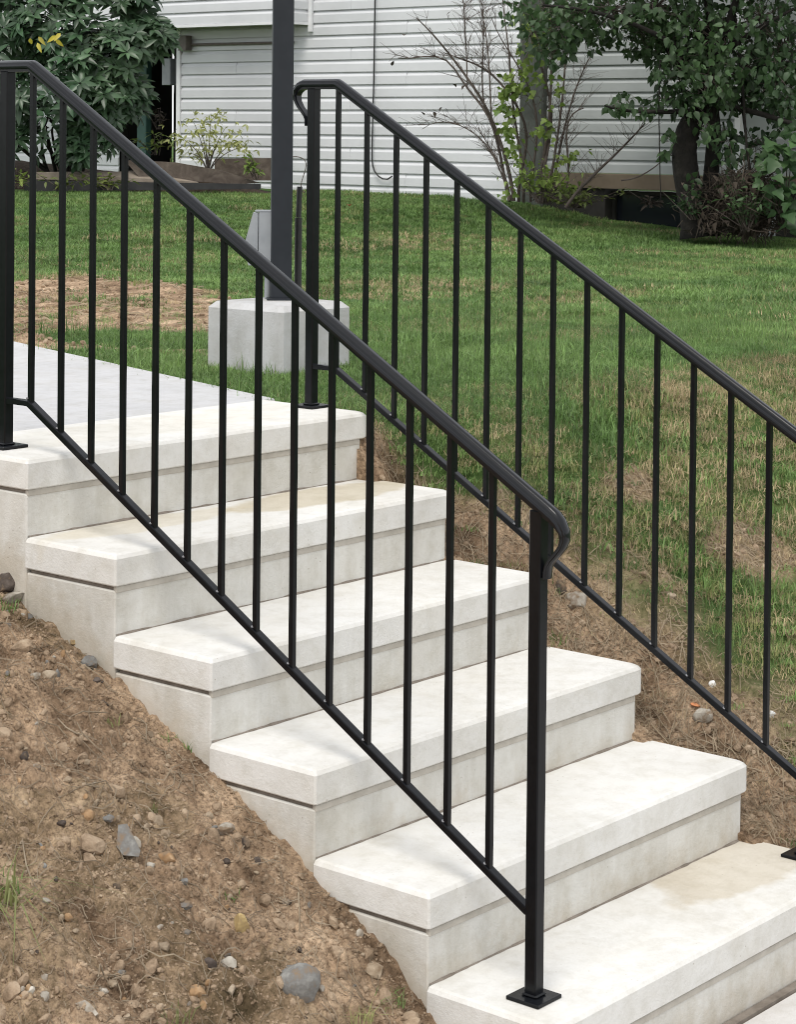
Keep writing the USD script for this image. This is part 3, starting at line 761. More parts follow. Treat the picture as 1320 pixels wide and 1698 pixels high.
# dark recessed entry with a door
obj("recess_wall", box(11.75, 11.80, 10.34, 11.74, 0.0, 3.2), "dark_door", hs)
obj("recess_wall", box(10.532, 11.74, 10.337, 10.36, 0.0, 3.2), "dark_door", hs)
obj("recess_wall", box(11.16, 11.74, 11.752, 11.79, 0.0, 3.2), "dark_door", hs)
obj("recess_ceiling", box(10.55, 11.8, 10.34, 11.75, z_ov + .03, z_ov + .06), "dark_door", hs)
obj("fascia", box(10.05, 10.249, 2.0, 15.2, 3.21, 3.36), "white_trim", hs)
obj("roof", hull([(9.95, 1.9, 3.37), (9.95, 15.3, 3.37), (14.5, 1.9, 5.2), (14.5, 15.3, 5.2), (14.5, 1.9, 3.37), (14.5, 15.3, 3.37)]), "gray_trim", hs)
# things fixed to the wall
a0, a1 = PX_plane(303, 72, 10.46), PX_plane(316, 72, 10.46)
bb = obj("junction_box", bevel_box(10.40, 10.477, a1[1], a0[1], PX_plane(310, 85, 10.45)[2], PX_plane(310, 60, 10.45)[2], .004), "brown_plastic", hs)
cpts = np.array([[10.465, a1[1] - .002, PX_plane(318, 75, 10.465)[2]], [10.465, 9.2, PX_plane(449, 72, 10.465)[2]], [10.465, 8.95, PX_plane(470, 71, 10.465)[2]]])
obj("wall_conduit", tube(cpts, .012, 8), "brown_plastic", hs)
g0, g1 = PX_plane(272, 120, 10.6), PX_plane(286, 120, 10.6)
obj("meter_box", bevel_box(10.57, 10.66, g1[1], g0[1], PX_plane(280, 142, 10.6)[2], PX_plane(280, 98, 10.6)[2], .004), "gray_plastic", hs)
h0, h1 = PX_plane(231, 190, 10.75), PX_plane(246, 190, 10.75)
obj("porch_post", bevel_box(10.72, 10.79, h1[1], h0[1], 0.1, z_ov + .02, .004), "green_paint", hs)
# cable down the wall
cw = [PX_plane(622, -90, 10.455), PX_plane(622, 0, 10.455), PX_plane(621, 60, 10.455), PX_plane(620, 130, 10.455), PX_plane(618, 200, 10.455), PX_plane(617, 255, 10.455), PX_plane(620, 282, 10.455), PX_plane(632, 296, 10.455), PX_plane(642, 298, 10.455), PX_plane(650, 293, 10.455)]
obj("wall_cable", tube(resample(cw, 40), .0065, 7), "black_cable", smooth=True, label="thin black cable hanging down the white siding and hooking right at its end", cat="cable")

# ------------------------------------------------------------------ planting bed by the house
def G(px, py):
    return ground_hit(px, py)[0]


D = 17.2
bedp, N = [], 40
bx0, bx1 = P(-120, 305, 17.6), P(452, 312, 17.2)
ts, us = np.linspace(0, 1, 50), np.linspace(-1, 1, 14)
away = np.array([math.sin(YAW), math.cos(YAW), 0])
v = []
for t in ts:
    c = bx0 * (1 - t) + bx1 * t
    hgt = 0.20 * (1 - sstep(np.array(t), 0.72, 1.0)) * (0.9 + 0.2 * math.sin(t * 9))
    for u in us:
        q = c + away * (u * 0.55 + 0.45)
        gz = float(H(q[0], q[1], False))
        z = gz - 0.04 + (hgt + 0.04) * (1 - abs(u) ** 2.2)
        v.append((q[0], q[1], z + 0.025 * (meshkit.fbm(np.array([q[0] * 7, q[1] * 7, 1.0]), 3) - .5)))
nu = len(us)
q4 = [(i * nu + j, (i + 1) * nu + j, (i + 1) * nu + j + 1, i * nu + j + 1) for i in range(len(ts) - 1) for j in range(nu - 1)]
bm = trimesh.Trimesh(np.array(v), np.vstack([[(a, b, c), (a, c, d)] for a, b, c, d in q4]), process=False); bm.fix_normals()
if bm.face_normals[:, 2].mean() < 0:
    bm.invert()
obj("mulch_bed", bm, "mulch", smooth=True, label="dark brown mulch mound under the shrubs beside the house", cat="mulch", kind="structure")


def plank(poly, d, depth, name, material, label, catg):
    fr = [P(x, y, d + dd) for x, y, dd in poly]
    bk = [p + away * depth for p in fr]
    n = len(fr)
    c = np.mean(fr, 0)
    m = hull(fr + bk)
    return obj(name, m, material, label=label, cat=catg)


plank([(206, 266, 0), (290, 270, 0), (365, 283, 0), (430, 304, 0), (400, 306, 0), (232, 296, 0)], 16.95, .05, "bed_board", "timber", "weathered brown board slanting down to the right at the edge of the mulch bed", "board")
plank([(60, 286, 0.1), (228, 285, 0.1), (326, 302, 0), (330, 305, 0), (60, 298, 0.1)], 16.90, .03, "bed_board", "pale_timber", "paler weathered board strip below the slanting brown board", "board")
plank([(40, 300, 0), (432, 306, 0), (432, 314, 0), (40, 318, 0)], 16.80, .06, "bed_edging", "black_edging", "low black edging strip along the lawn side of the mulch bed", "edging")
plank([(356, 264, 0), (449, 263, 0), (449, 300, 0), (356, 300, 0)], 17.6, .12, "timber_sleeper", "timber", "brown landscaping sleeper behind the slanting board, left of the dark pole", "timber")
# wire support
ws = [P(482, 262, 16.7), P(500, 262.5, 16.7), P(505, 266, 16.7), P(505.5, 285, 16.7), P(505.5, 320, 16.7)]
ws2 = tube(resample(ws, 16), .004, 6)
obj("plant_support", ws2, "twig_bark", label="thin bent wire plant support standing just right of the dark pole", cat="wire support", smooth=True)

# ------------------------------------------------------------------ leaves and plants
def leaf_shape(L, Wd, fold=0.25, droop=0.2, tip=0.5, n=4):
    """A folded leaf along +x, face up +z."""
    t = np.linspace(0, 1, n + 1)
    w = Wd * 0.5 * np.sin(np.pi * np.clip(t, 0, 1) ** tip) ** 0.8
    w[0] = Wd * .06; w[-1] = 0
    v, f = [], []
    for i, (a, ww) in enumerate(zip(t, w)):
        z = -droop * L * a * a
        v += [(a * L, -ww, z + fold * ww), (a * L, 0, z), (a * L, ww, z + fold * ww)]
    for i in range(n):
        b = 3 * i
        f += [(b, b + 3, b + 4), (b, b + 4, b + 1), (b + 1, b + 4, b + 5), (b + 1, b + 5, b + 2)]
    return np.array(v, float), np.array(f)


def lobed_leaf(L, Wd):
    """Broad three-lobed leaf along +x."""
    o = np.array([(0, 0), (.04, .22), (.18, .46), (.40, .50), (.48, .30), (.70, .26), (1.0, 0), (.70, -.26), (.48, -.30), (.40, -.50), (.18, -.46), (.04, -.22)])
    v = np.c_[o[:, 0] * L, o[:, 1] * Wd, 0.35 * np.abs(o[:, 1]) * Wd - 0.15 * L * o[:, 0] ** 2]
    v = np.vstack([v, [[.38 * L, 0, -.02 * L]]])
    n = len(o)
    return v, np.array([(i, (i + 1) % n, n) for i in range(n)])


def basis(d, up=None, roll=0.0):
    d = d / (np.linalg.norm(d) + 1e-9)
    up = np.array([0, 0, 1.0]) if up is None else up
    y = np.cross(up, d)
    if np.linalg.norm(y) < 1e-3:
        y = np.array([1.0, 0, 0])
    y /= np.linalg.norm(y)
    z = np.cross(d, y)
    c, s_ = math.cos(roll), math.sin(roll)
    return np.stack([d, y * c + z * s_, -y * s_ + z * c], 1)


def foliage(parent, leaves, material, name="leaf", most=300):
    """leaves: (vertices, faces, Basis, scale, location). The largest in view as parts, the rest as one."""
    ms = [((v * s_) @ B.T + c, f) for v, f, B, s_, c in leaves]
    cen = np.array([m[0].mean(0) for m in ms])
    pr = project(cen)
    size = np.array([l[3] for l in leaves]) / pr[:, 2]
    infr = (pr[:, 0] > 0) & (pr[:, 0] < WPX) & (pr[:, 1] > 0) & (pr[:, 1] < HPX)
    order = np.argsort(-(size * infr + infr * 1.0 - 0.2 * infr * (pr[:, 2] - pr[:, 2].min())))
    for k in order[:most]:
        obj(name, ms[k], material, parent, smooth=True)
    rest = [ms[k] for k in order[most:]]
    if rest:
        o = obj("foliage", cat(rest), material, parent, smooth=True, kind="stuff")


def branch(pts, r0_, r1_, n=14, sides=6):
    c = resample(pts, n)
    return tube(c, np.linspace(r0_, r1_, n), sides)


# rhododendron, upper left
LF = leaf_shape(0.108, 0.040, 0.3, 0.2, 0.6)
rh = thing("rhododendron", "large dark glossy rhododendron shrub filling the upper left corner beside the house", "shrub", P(110, 300, 17.4))
lobes = [(20, 60, 17.2, 90), (110, 40, 17.0, 85), (170, 90, 17.0, 70), (215, 70, 17.1, 52), (120, 140, 16.9, 75), (40, 150, 17.1, 65), (175, 165, 17.0, 60), (90, 210, 17.0, 48), (165, 220, 17.0, 40), (205, 160, 17.1, 45),
         (35, 235, 17.1, 38), (250, 60, 17.2, 36), (130, 250, 16.9, 32), (-60, 60, 17.4, 90), (-60, 190, 17.4, 70), (120, -80, 17.2, 110), (10, -60, 17.3, 100), (215, -10, 17.2, 45)]
leaves, yellow, stems = [], [], []
root = P(110, 305, 17.6)
r1 = np.random.default_rng(11)
for (cx, cy, d, rad) in lobes:
    c = P(cx, cy, d); rm = rad * d / F
    stems.append(branch([root + r1.normal(size=3) * .08 * np.array([1, 1, 0]), (root + c) / 2 + r1.normal(size=3) * .08 + [0, 0, .1], c], .018, .006, 10, 6))
    for q in range(int(20 + rad * 0.55)):
        u = r1.normal(size=3); u /= np.linalg.norm(u)
        if u @ away > 0.45:
            u = -u
        tip = c + u * rm * r1.uniform(.55, 1.05) * np.array([1, 1, .9])
        pj = project(tip)
        # light gaps low on the left
        if 50 < pj[0] < 100 and 125 < pj[1] < 260 and r1.random() < .86:
            continue
        if 20 < pj[0] < 50 and 225 < pj[1] < 280 and r1.random() < .8:
            continue
        ax = u * .8 + np.array([0, 0, .75]) - away * .3
        ax /= np.linalg.norm(ax)
        stems.append(branch([c + (tip - c) * .3, tip], .004, .003, 4, 4))
        m = r1.integers(6, 10)
        ph = r1.random() * 6
        sc = r1.uniform(.75, 1.25)
        for j in range(m):
            a = ph + j * 2 * math.pi / m
            t1 = np.cross(ax, [.3, .5, .1]); t1 /= np.linalg.norm(t1); t2 = np.cross(ax, t1)
            dd = (t1 * math.cos(a) + t2 * math.sin(a)) + ax * r1.uniform(-.1, .55)
            leaves.append((*LF, basis(dd, ax, r1.normal() * .25), sc * r1.uniform(.8, 1.15), tip + dd * .01))
foliage(rh, leaves, "rhododendron_leaf")
for (x, y) in ((50, 72), (62, 80), (64, 70), (93, 68), (100, 64), (92, 74)):
    dd = np.array([r1.normal() * .5, r1.normal() * .5, -.7])
    obj("yellowed_leaf", ((LF[0] * .8) @ basis(dd, -away).T + P(x, y - 8, 16.15), LF[1]), "yellow_leaf", rh, smooth=True, label="bright yellow dying leaf")
obj("stem", cat(stems), "bark", rh, smooth=True)

# small pale maple in front of the wall
OL = leaf_shape(0.05, 0.018, 0.2, 0.3, 0.6, 3)
mp = thing("maple_seedling", "small spindly maple with pale yellow green leaves in front of the white siding", "plant", P(345, 285, 17.1))
leaves, stems = [], []
b0 = P(345, 290, 17.1)
for (tx, ty) in ((322, 205), (350, 192), (372, 215), (305, 232), (388, 238), (335, 222), (360, 240), (315, 255), (398, 246), (342, 250)):
    tp = P(tx, ty, 17.1 + r1.normal() * .12)
    mid = b0 * .45 + tp * .55 + np.array([0, 0, .05])
    stems.append(branch([b0, mid, tp], .006, .002, 8, 5))
    for q in range(26):
        c = tp + r1.normal(size=3) * np.array([.09, .09, .035])
        for j in range(2):
            dd = np.array([r1.normal(), r1.normal(), -.4 + .3 * r1.normal()])
            leaves.append((*OL, basis(dd, None, r1.normal() * .4), r1.uniform(.7, 1.3), c))
foliage(mp, leaves, "maple_leaf", most=0)
obj("stem", cat(stems), "twig_bark", mp, smooth=True)


def weed(px, py, d, w, h, nl, material, label, name="bed_plant", size=.07, catg="plant"):
    t = thing(name, label, catg, P(px, py, d))
    lv, sm = [], []
    L0 = leaf_shape(size, size * .42, .25, .25, .55, 3)
    b = P(px, py, d)
    for q in range(max(5, nl // 8)):
        tp = b + r0 * r1.normal() * w * .4 + away * r1.normal() * w * .3 + np.array([0, 0, h * r1.uniform(.4, 1)])
        sm.append(branch([b + r1.normal(size=3) * .02 * np.array([1, 1, 0]), tp], .004, .0015, 4, 4))
        for j in range(8):
            c = b + (tp - b) * r1.uniform(.35, 1.0)
            dd = np.array([r1.normal(), r1.normal(), .35 * r1.normal()])
            lv.append((*L0, basis(dd, None, r1.normal() * .3), r1.uniform(.6, 1.25), c + dd * .01))
    foliage(t, lv, material, most=0)
    obj("stem", cat(sm), "twig_bark", t, smooth=True)
    return t


weed(95, 316, 16.7, .22, .16, 60, "weed_leaf", "low yellow green weed at the lawn edge under the shrub, second newel baluster side")
weed(180, 316, 16.7, .30, .17, 80, "weed_leaf", "wider yellow green weed clump below the pale board strip")
weed(255, 258, 17.4, .18, .22, 60, "weed_leaf", "leafy weed left of the white corner trim")
weed(30, 312, 16.7, .15, .16, 40, "weed_leaf", "small weed by the far left end of the black edging")
weed(425, 300, 16.9, .16, .22, 60, "vine_leaf", "pale green sprig growing against the sleeper just left of the dark pole")
weed(262, 215, 17.6, .14, .22, 50, "dead_twig", "brownish withered plant in the dark gap left of the siding", size=.05)

# ------------------------------------------------------------------ right tree
tr = thing("leafy_tree", "tree with dark twisted forked trunk and broad drooping leaves at the upper right", "tree", G(1160, 382))
TD = 14.7
k = TD / F


def limb(pts, n=16, sides=9):
    c = resample([(*P(x, y, TD + dz), r_ * k) for x, y, r_, dz in pts], n)
    t = tube(c[:, :3], np.maximum(c[:, 3], .002), sides)
    v = t[0]
    v = v + 0.012 * (meshkit.fbm(v * 14, 3)[:, None] - .5) * np.array([2, 2, .5])
    return v, t[1]


trunk = [limb([(1160, 392, 34, 0), (1152, 350, 25, 0), (1140, 300, 22, 0), (1135, 255, 21, 0), (1142, 215, 20, .05), (1160, 180, 15, .1), (1172, 120, 11, .1), (1176, 60, 9, .1), (1170, -40, 7, .1)], 26, 12),
         limb([(1172, 390, 22, .1), (1176, 340, 15, .1), (1180, 280, 13, .05), (1184, 220, 12, 0), (1180, 160, 10, -.05), (1192, 90, 8, -.1), (1215, 20, 6, -.15), (1230, -60, 5, -.2)], 22, 10)]
obj("trunk", trunk[0], "bark", tr, smooth=True)
obj("trunk", trunk[1], "bark", tr, smooth=True)
limbs = [[(1150, 188, 6, 0), (1110, 186, 4, -.2), (1050, 185, 3, -.3), (1003, 176, 1.5, -.4)], [(1180, 180, 6, 0), (1240, 184, 5, -.2), (1290, 198, 4, -.3), (1345, 214, 3, -.4)],
         [(1172, 110, 6, 0), (1110, 70, 5, -.2), (1060, 45, 4, -.3), (980, 20, 3, -.4), (900, 10, 2, -.4)], [(1165, 150, 5, 0), (1110, 90, 4, .2), (1085, 60, 3, .3), (1040, 30, 2, .3)],
         [(1190, 90, 6, 0), (1240, 60, 5, -.2), (1290, 30, 3, -.3), (1350, 0, 2, -.3)], [(1184, 140, 4, 0), (1230, 120, 3, .2), (1280, 110, 3, .3), (1330, 120, 2, .3)],
         [(1215, 20, 5, 0), (1225, 80, 3, -.2), (1232, 150, 2.4, -.25), (1238, 240, 2, -.25), (1250, 320, 1.5, -.2)], [(1230, 160, 2, 0), (1236, 220, 2, 0), (1243, 270, 1.6, 0), (1252, 350, 1.2, 0)],
         [(1095, 100, 2, -.2), (1093, 180, 1.2, -.2), (1094, 260, 1.0, -.2), (1096, 330, .8, -.2)], [(1180, 0, 8, .1), (1120, -60, 6, 0), (1040, -90, 4, -.2)], [(1175, -20, 7, .1), (1240, -80, 5, -.1), (1320, -110, 4, -.3)]]
lm = obj("limb", limb(limbs[0], 14, 6), "bark", tr, smooth=True)
for l in limbs[1:]:
    obj("limb", limb(l, 14, 6), "bark", tr, smooth=True)
LL = lobed_leaf(.060, .056)
OV = leaf_shape(.062, .038, .25, .3, .6, 4)
blobs = [(930, 40, 48, 40, 90), (885, 50, 30, 40, 34), (915, 85, 34, 24, 34), (970, 60, 40, 30, 50), (860, 20, 30, 25, 16), (1250, 240, 34, 30, 34), (1300, 200, 30, 24, 30), (1215, 300, 22, 22, 18), (905, 12, 45, 30, 34), (960, 25, 50, 35, 60), (1010, 15, 55, 40, 90), (1060, 50, 55, 45, 90), (1110, 60, 60, 50, 120), (1090, 10, 60, 40, 90), (1150, 40, 50, 50, 110), (1200, 60, 60, 55, 130), (1260, 30, 55, 45, 110), (1300, 80, 45, 50, 100),
         (1240, 110, 55, 40, 90), (1180, 130, 55, 40, 110), (1130, 120, 50, 35, 80), (1110, 165, 38, 26, 34), (1150, 175, 32, 24, 40), (1290, 140, 38, 28, 60), (1215, 165, 40, 24, 50), (1305, 165, 25, 22, 30), (1065, 185, 22, 9, 14), (1020, 178, 18, 8, 12), (1040, 165, 22, 12, 10),
         (1200, 225, 22, 28, 30), (1205, 262, 16, 16, 14), (1112, 230, 12, 14, 8), (1110, 258, 14, 10, 8), (1265, 165, 30, 20, 34), (1295, 110, 40, 30, 50), (1170, 215, 18, 22, 18), (1148, 320, 16, 40, 18), (1130, 100, 40, 30, 50),
         (880, -60, 60, 50, 30), (980, -50, 90, 45, 140), (1100, -60, 110, 55, 220), (1220, -60, 110, 55, 220), (1330, -40, 60, 70, 120), (1380, 80, 50, 80, 100), (1150, -150, 170, 60, 260), (1300, -150, 120, 60, 160)]
leaves, tw = [], []
r2 = np.random.default_rng(5)
for (cx, cy, sx, sy, nl) in blobs:
    dz = r2.normal() * .15
    hub = P(cx, cy, TD + dz)
    for q in range(int(nl * 2.4)):
        a = r2.normal(size=3)
        a *= min(1.0, 1.5 / np.linalg.norm(a))
        c = P(cx + a[0] * sx * .66, cy + a[1] * sy * .66, TD + dz + a[2] * .34)
        dd = np.array([r2.normal() * .7, r2.normal() * .7, -.75 + .4 * r2.normal()])
        lf = LL if r2.random() < .2 else OV
        leaves.append((*lf, basis(dd, np.array([r2.normal() * .6, r2.normal() * .6, 1.0]) - away * r2.uniform(0, 1.2), r2.normal() * .4), r2.uniform(.55, 1.25), c))
        if q % 4 == 0:
            tw.append(tube(np.array([c, (c + hub) / 2 + r2.normal(size=3) * .03, hub]), [.0015, .002, .003], 4, False))
foliage(tr, leaves, "tree_leaf")
obj("twig", cat(tw), "twig_bark", tr, kind="stuff")

# ------------------------------------------------------------------ bare shrub with vine
sh = thing("twiggy_shrub", "tall bare twiggy shrub with arching grey brown stems in front of the white siding", "shrub", G(870, 334))
SD = 15.9
k2 = SD / F
stems = []
r3 = np.random.default_rng(17)


def stem(pts, n=18, sides=6):
    c = resample([(*P(x, y, SD + dz), r_ * k2) for x, y, r_, dz in pts], n)
    return c, tube(c[:, :3], np.maximum(c[:, 3], .0014), sides)


main = [[(852, 334, 3.6, 0), (845, 290, 3.4, 0), (822, 215, 3.0, 0), (795, 160, 2.6, -.1), (760, 110, 2.0, -.1), (715, 55, 1.4, -.2), (690, 30, .8, -.2)],
        [(845, 334, 3.0, 0), (832, 270, 2.8, .1), (805, 185, 2.4, .1), (770, 140, 1.9, .2), (735, 98, 1.5, .2), (700, 95, 1.1, .2), (660, 97, .8, .2)],
        [(860, 336, 3.0, .1), (866, 280, 2.8, .1), (872, 215, 2.6, .1), (850, 165, 2.2, .1), (810, 120, 1.8, .1), (770, 100, 1.2, 0), (735, 88, .8, 0)],
        [(868, 336, 2.8, 0), (862, 250, 2.4, 0), (850, 170, 2.1, 0), (845, 100, 1.6, -.1), (838, 40, 1.2, -.1), (832, -30, 1, -.1)],
        [(890, 336, 3.2, 0), (900, 270, 2.8, 0), (912, 180, 2.4, 0), (915, 100, 2.0, 0), (920, 20, 1.5, 0), (922, -40, 1.2, 0)],
        [(900, 336, 3.4, 0), (906, 260, 3.0, 0), (914, 190, 2.4, .1), (900, 120, 2.0, .1), (880, 60, 1.6, .1), (868, -20, 1.2, .1)],
        [(908, 336, 2.8, 0), (918, 270, 2.4, 0), (932, 170, 2.0, 0), (938, 90, 1.6, 0), (940, 0, 1.2, 0)],
        [(912, 336, 2.4, .1), (928, 250, 2.2, .1), (945, 180, 1.7, .1), (962, 130, 1.3, .1), (982, 90, .8, .1)],
        [(880, 336, 2.4, 0), (884, 280, 2.2, 0), (890, 200, 2, 0), (870, 130, 1.6, 0), (840, 80, 1.1, 0), (815, 30, .8, 0)],
        [(850, 334, 1.8, 0), (828, 280, 1.5, 0), (805, 240, 1.2, 0), (770, 212, .9, 0), (735, 203, .7, 0), (700, 215, .5, 0)],
        [(846, 332, 1.6, 0), (836, 290, 1.4, 0), (815, 250, 1.1, 0), (793, 212, .8, 0)],
        [(805, 185, 1.6, .1), (800, 110, 1.4, .1), (802, 50, 1.1, .1), (798, 0, .8, .1)],
        [(815, 195, 1.6, 0), (812, 130, 1.4, 0), (806, 60, 1.1, 0), (796, 10, .8, 0)],
        [(775, 145, 1.3, 0), (772, 60, 1.0, 0), (768, 0, .8, 0)],
        [(920, 330, 2.2, 0), (940, 240, 1.8, 0), (950, 190, 1.4, 0), (968, 180, 1.0, 0)]]
tw = []
for l in main:
    c, t = stem(l)
    obj("stem", t, "twig_bark", sh, smooth=True)
    for q in range(26):
        i = r3.integers(5, len(c) - 1)
        p0 = c[i, :3]
        dirv = (c[i, :3] - c[i - 1, :3]); dirv /= np.linalg.norm(dirv)
        dv = dirv + r0 * r3.normal() * .7 + away * r3.normal() * .4 + np.array([0, 0, .25 + .3 * r3.random()])
        dv /= np.linalg.norm(dv)
        L = r3.uniform(.06, .26)
        p1 = p0 + dv * L * .5 + r3.normal(size=3) * .01; p2_ = p0 + dv * L + r3.normal(size=3) * .03
        tw.append(tube(np.array([p0, p1, p2_]), [.0022, .0017, .0011], 4, False))
        for w_ in range(2):
            e = p1 + (dv + r0 * r3.normal() * .9 + np.array([0, 0, r3.normal() * .4])) * L * .35
            tw.append(tube(np.array([p1, e]), [.0014, .0009], 3, False))
obj("twig", cat(tw), "twig_bark", sh, kind="stuff")
dl = []
for (x, y) in ((738, 180), (733, 178), (720, 186), (704, 192), (770, 142), (745, 25), (748, 20), (752, 140), (797, 117), (650, 110), (670, 60)):
    dl.append(((OV[0] * .75) @ basis(r3.normal(size=3)).T + P(x, y, SD), OV[1]))
for m in dl:
    obj("withered_leaf", m, "dead_twig", sh, smooth=True)
vn = thing("climbing_vine", "yellow green climbing vine twining up among the twiggy shrub stems", "vine", G(885, 332))
leaves, vs = [], []
VL = lobed_leaf(.055, .052)
for (cx, cy, sx, sy, nl) in [(868, 30, 30, 30, 10), (905, 215, 26, 26, 26), (900, 290, 30, 24, 40), (925, 150, 18, 40, 18), (850, 240, 16, 26, 20), (940, 310, 24, 12, 20), (885, 40, 18, 22, 40), (896, 75, 14, 30, 26), (880, 75, 20, 14, 20), (868, 110, 12, 22, 20), (845, 128, 16, 10, 16), (842, 150, 18, 16, 34), (865, 150, 22, 14, 26), (835, 180, 14, 16, 26), (850, 185, 16, 20, 20), (838, 215, 12, 14, 12), (860, 262, 16, 18, 10),
                             (870, 300, 24, 16, 16), (838, 320, 14, 8, 8), (940, 262, 16, 10, 14), (950, 255, 12, 8, 8), (900, 20, 14, 30, 30), (892, 130, 10, 10, 10)]:
    for q in range(nl):
        a = r3.normal(size=3)
        c = P(cx + a[0] * sx * .5, cy + a[1] * sy * .5, SD - .12 + a[2] * .08)
        leaves.append((*VL, basis(np.array([r3.normal() * .6, r3.normal() * .6, -.6]), -away + r3.normal(size=3) * .5), r3.uniform(.55, 1.2), c))
foliage(vn, leaves, "vine_leaf", most=120)
obj("stem", cat([branch([P(880, 334, SD - .1), P(866, 260, SD - .1), P(850, 190, SD - .1), P(868, 110, SD - .1), P(890, 40, SD - .1), P(895, -20, SD - .1)], .004, .002, 24, 5),
                 branch([P(884, 334, SD - .08), P(868, 240, SD - .08), P(838, 170, SD - .1), P(880, 80, SD - .1), P(884, 20, SD - .1)], .004, .002, 24, 5)]), "twig_bark", vn, smooth=True)
# leaning dead branch
db = thing("dead_branch", "bare dead branch leaning up to the right from the grass toward the leafy tree", "branch", G(930, 342))
br = [(938, 345, 3.2), (975, 300, 2.8), (1015, 262, 2.3), (1045, 232, 1.8), (1070, 205, 1.2)]
c = resample([(*P(x, y, 15.2), r_ * 15.2 / F) for x, y, r_ in br], 16)
obj("stem", tube(c[:, :3], c[:, 3], 6), "twig_bark", db, smooth=True)
tw = []
for q in range(46):
    i = r3.integers(3, 15); p0 = c[i, :3]
    dv = r0 * r3.normal() * .6 + np.array([0, 0, .8]) + away * r3.normal() * .3
    dv /= np.linalg.norm(dv)
    L = r3.uniform(.06, .22)
    p1 = p0 + dv * L
    tw.append(tube(np.array([p0, (p0 + p1) / 2 + r3.normal(size=3) * .012, p1]), [.002, .0016, .001], 4, False))
tw.append(branch([P(1030, 300, 15.0), P(1075, 285, 15.0), P(1105, 262, 15.0), P(1120, 250, 15.0)], .006, .003, 8, 5))
obj("twig", cat(tw), "twig_bark", db)
# dead brush heap and sapling under the tree
hb = thing("dead_brush_heap", "heap of brown dead twigs and leaves at the foot of the leafy tree", "brush heap", G(1235, 385))
tw = []
for q in range(1500):
    cx, cy = r3.normal(1232, 30), r3.uniform(290, 384)
    wdt = 1 if cy > 310 else .7
    p0 = P(1232 + (cx - 1232) * wdt, cy, 14.55 + r3.normal() * .18)
    dv = r3.normal(size=3) * np.array([1, 1, .8]); dv /= np.linalg.norm(dv); L = r3.uniform(.05, .2)
    p1 = p0 + dv * L
    tw.append(tube(np.array([p0, (p0 + p1) / 2 + r3.normal(size=3) * .015, p1]), [.0035, .003, .0014], 3, False))
obj("twig", cat(tw), "dead_twig", hb, kind="stuff")
dlv = []
DLF = leaf_shape(.06, .03, .6, .4, .5, 3)
for q in range(620):
    cx, cy = r3.normal(1230, 34), r3.uniform(300, 388)
    dlv.append((*DLF, basis(r3.normal(size=3)), r3.uniform(.6, 1.3), P(cx, cy, 14.5 + r3.normal() * .18)))
foliage(hb, dlv, "dead_twig", name="dead_leaf", most=0)
core = trimesh.creation.icosphere(3); core.apply_scale([.20, .20, .19]); core.vertices += .05 * (meshkit.fbm(core.vertices * 9, 3)[:, None] - .5) * core.vertices / .2
core.apply_translation(P(1236, 345, 14.7)); obj("leaf_litter", core, "mulch", hb, smooth=True)
weed(1150, 365, 14.5, .22, .22, 90, "tree_leaf", "dark green ivy patch climbing the base of the forked trunk", name="ivy", size=.055, catg="ivy")
weed(955, 345, 15.6, .40, .16, 260, "weed_leaf", "low olive weeds in front of the brown sill board left of the basement window", size=.05)
weed(1238, 384, 14.15, .34, .34, 240, "tree_leaf", "dark green undergrowth in front of the dead brush heap", name="undergrowth", size=.055, catg="undergrowth")
weed(900, 338, 15.7, .38, .40, 200, "vine_leaf", "fresh green leafy growth around the base of the twiggy shrub", name="undergrowth", size=.045, catg="undergrowth")
weed(1080, 345, 15.3, .25, .14, 40, "dead_twig", "dry curled brown plant in front of the dark basement window", size=.07)
sp = thing("sapling", "bright green broad leaved sapling at the right edge beside the brush heap", "sapling", G(1300, 390))
leaves, sm = [], []
SL = lobed_leaf(.12, .115)
for (cx, cy, n_) in ((1285, 250, 16), (1305, 265, 16), (1315, 235, 12), (1280, 285, 10), (1295, 310, 16), (1275, 330, 12), (1305, 345, 16), (1310, 372, 12), (1335, 300, 14), (1270, 300, 6), (1345, 250, 10)):
    hub = P(cx, cy, 14.2)
    sm.append(branch([P(1302, 392, 14.3), (P(1302, 392, 14.3) + hub) / 2 + [0, 0, .05], hub], .006, .003, 8, 5))
    for q in range(n_):
        c = P(cx + r3.normal() * 12, cy + r3.normal() * 11, 14.2 + r3.normal() * .12)
        leaves.append((*SL, basis(np.array([r3.normal(), r3.normal(), -.4]), -away * .7 + np.array([0, 0, 1]) + r3.normal(size=3) * .4), r3.uniform(.5, 1.0), c))
foliage(sp, leaves, "sapling_leaf", most=150)
obj("stem", cat(sm), "twig_bark", sp, smooth=True)

# ------------------------------------------------------------------ soil crumbs, stones, roots, straw
def lump(seed, sub=1, amp=0.35, flats=7):
    m = trimesh.creation.icosphere(sub)
    v = np.array(m.vertices)
    n = meshkit.fbm(v * 1.6 + seed * 7.3, 2, seed)[:, None]
    v = v * (1 - amp + 2 * amp * n)
    for s_ in range(flats):
        rr = np.random.default_rng(seed * 10 + s_); d = rr.normal(size=3); d /= np.linalg.norm(d)
        h = rr.uniform(.52, .80)
        over = v @ d - h
        v = v - np.where(over > 0, over, 0)[:, None] * d * .9
    return v, np.array(m.faces)


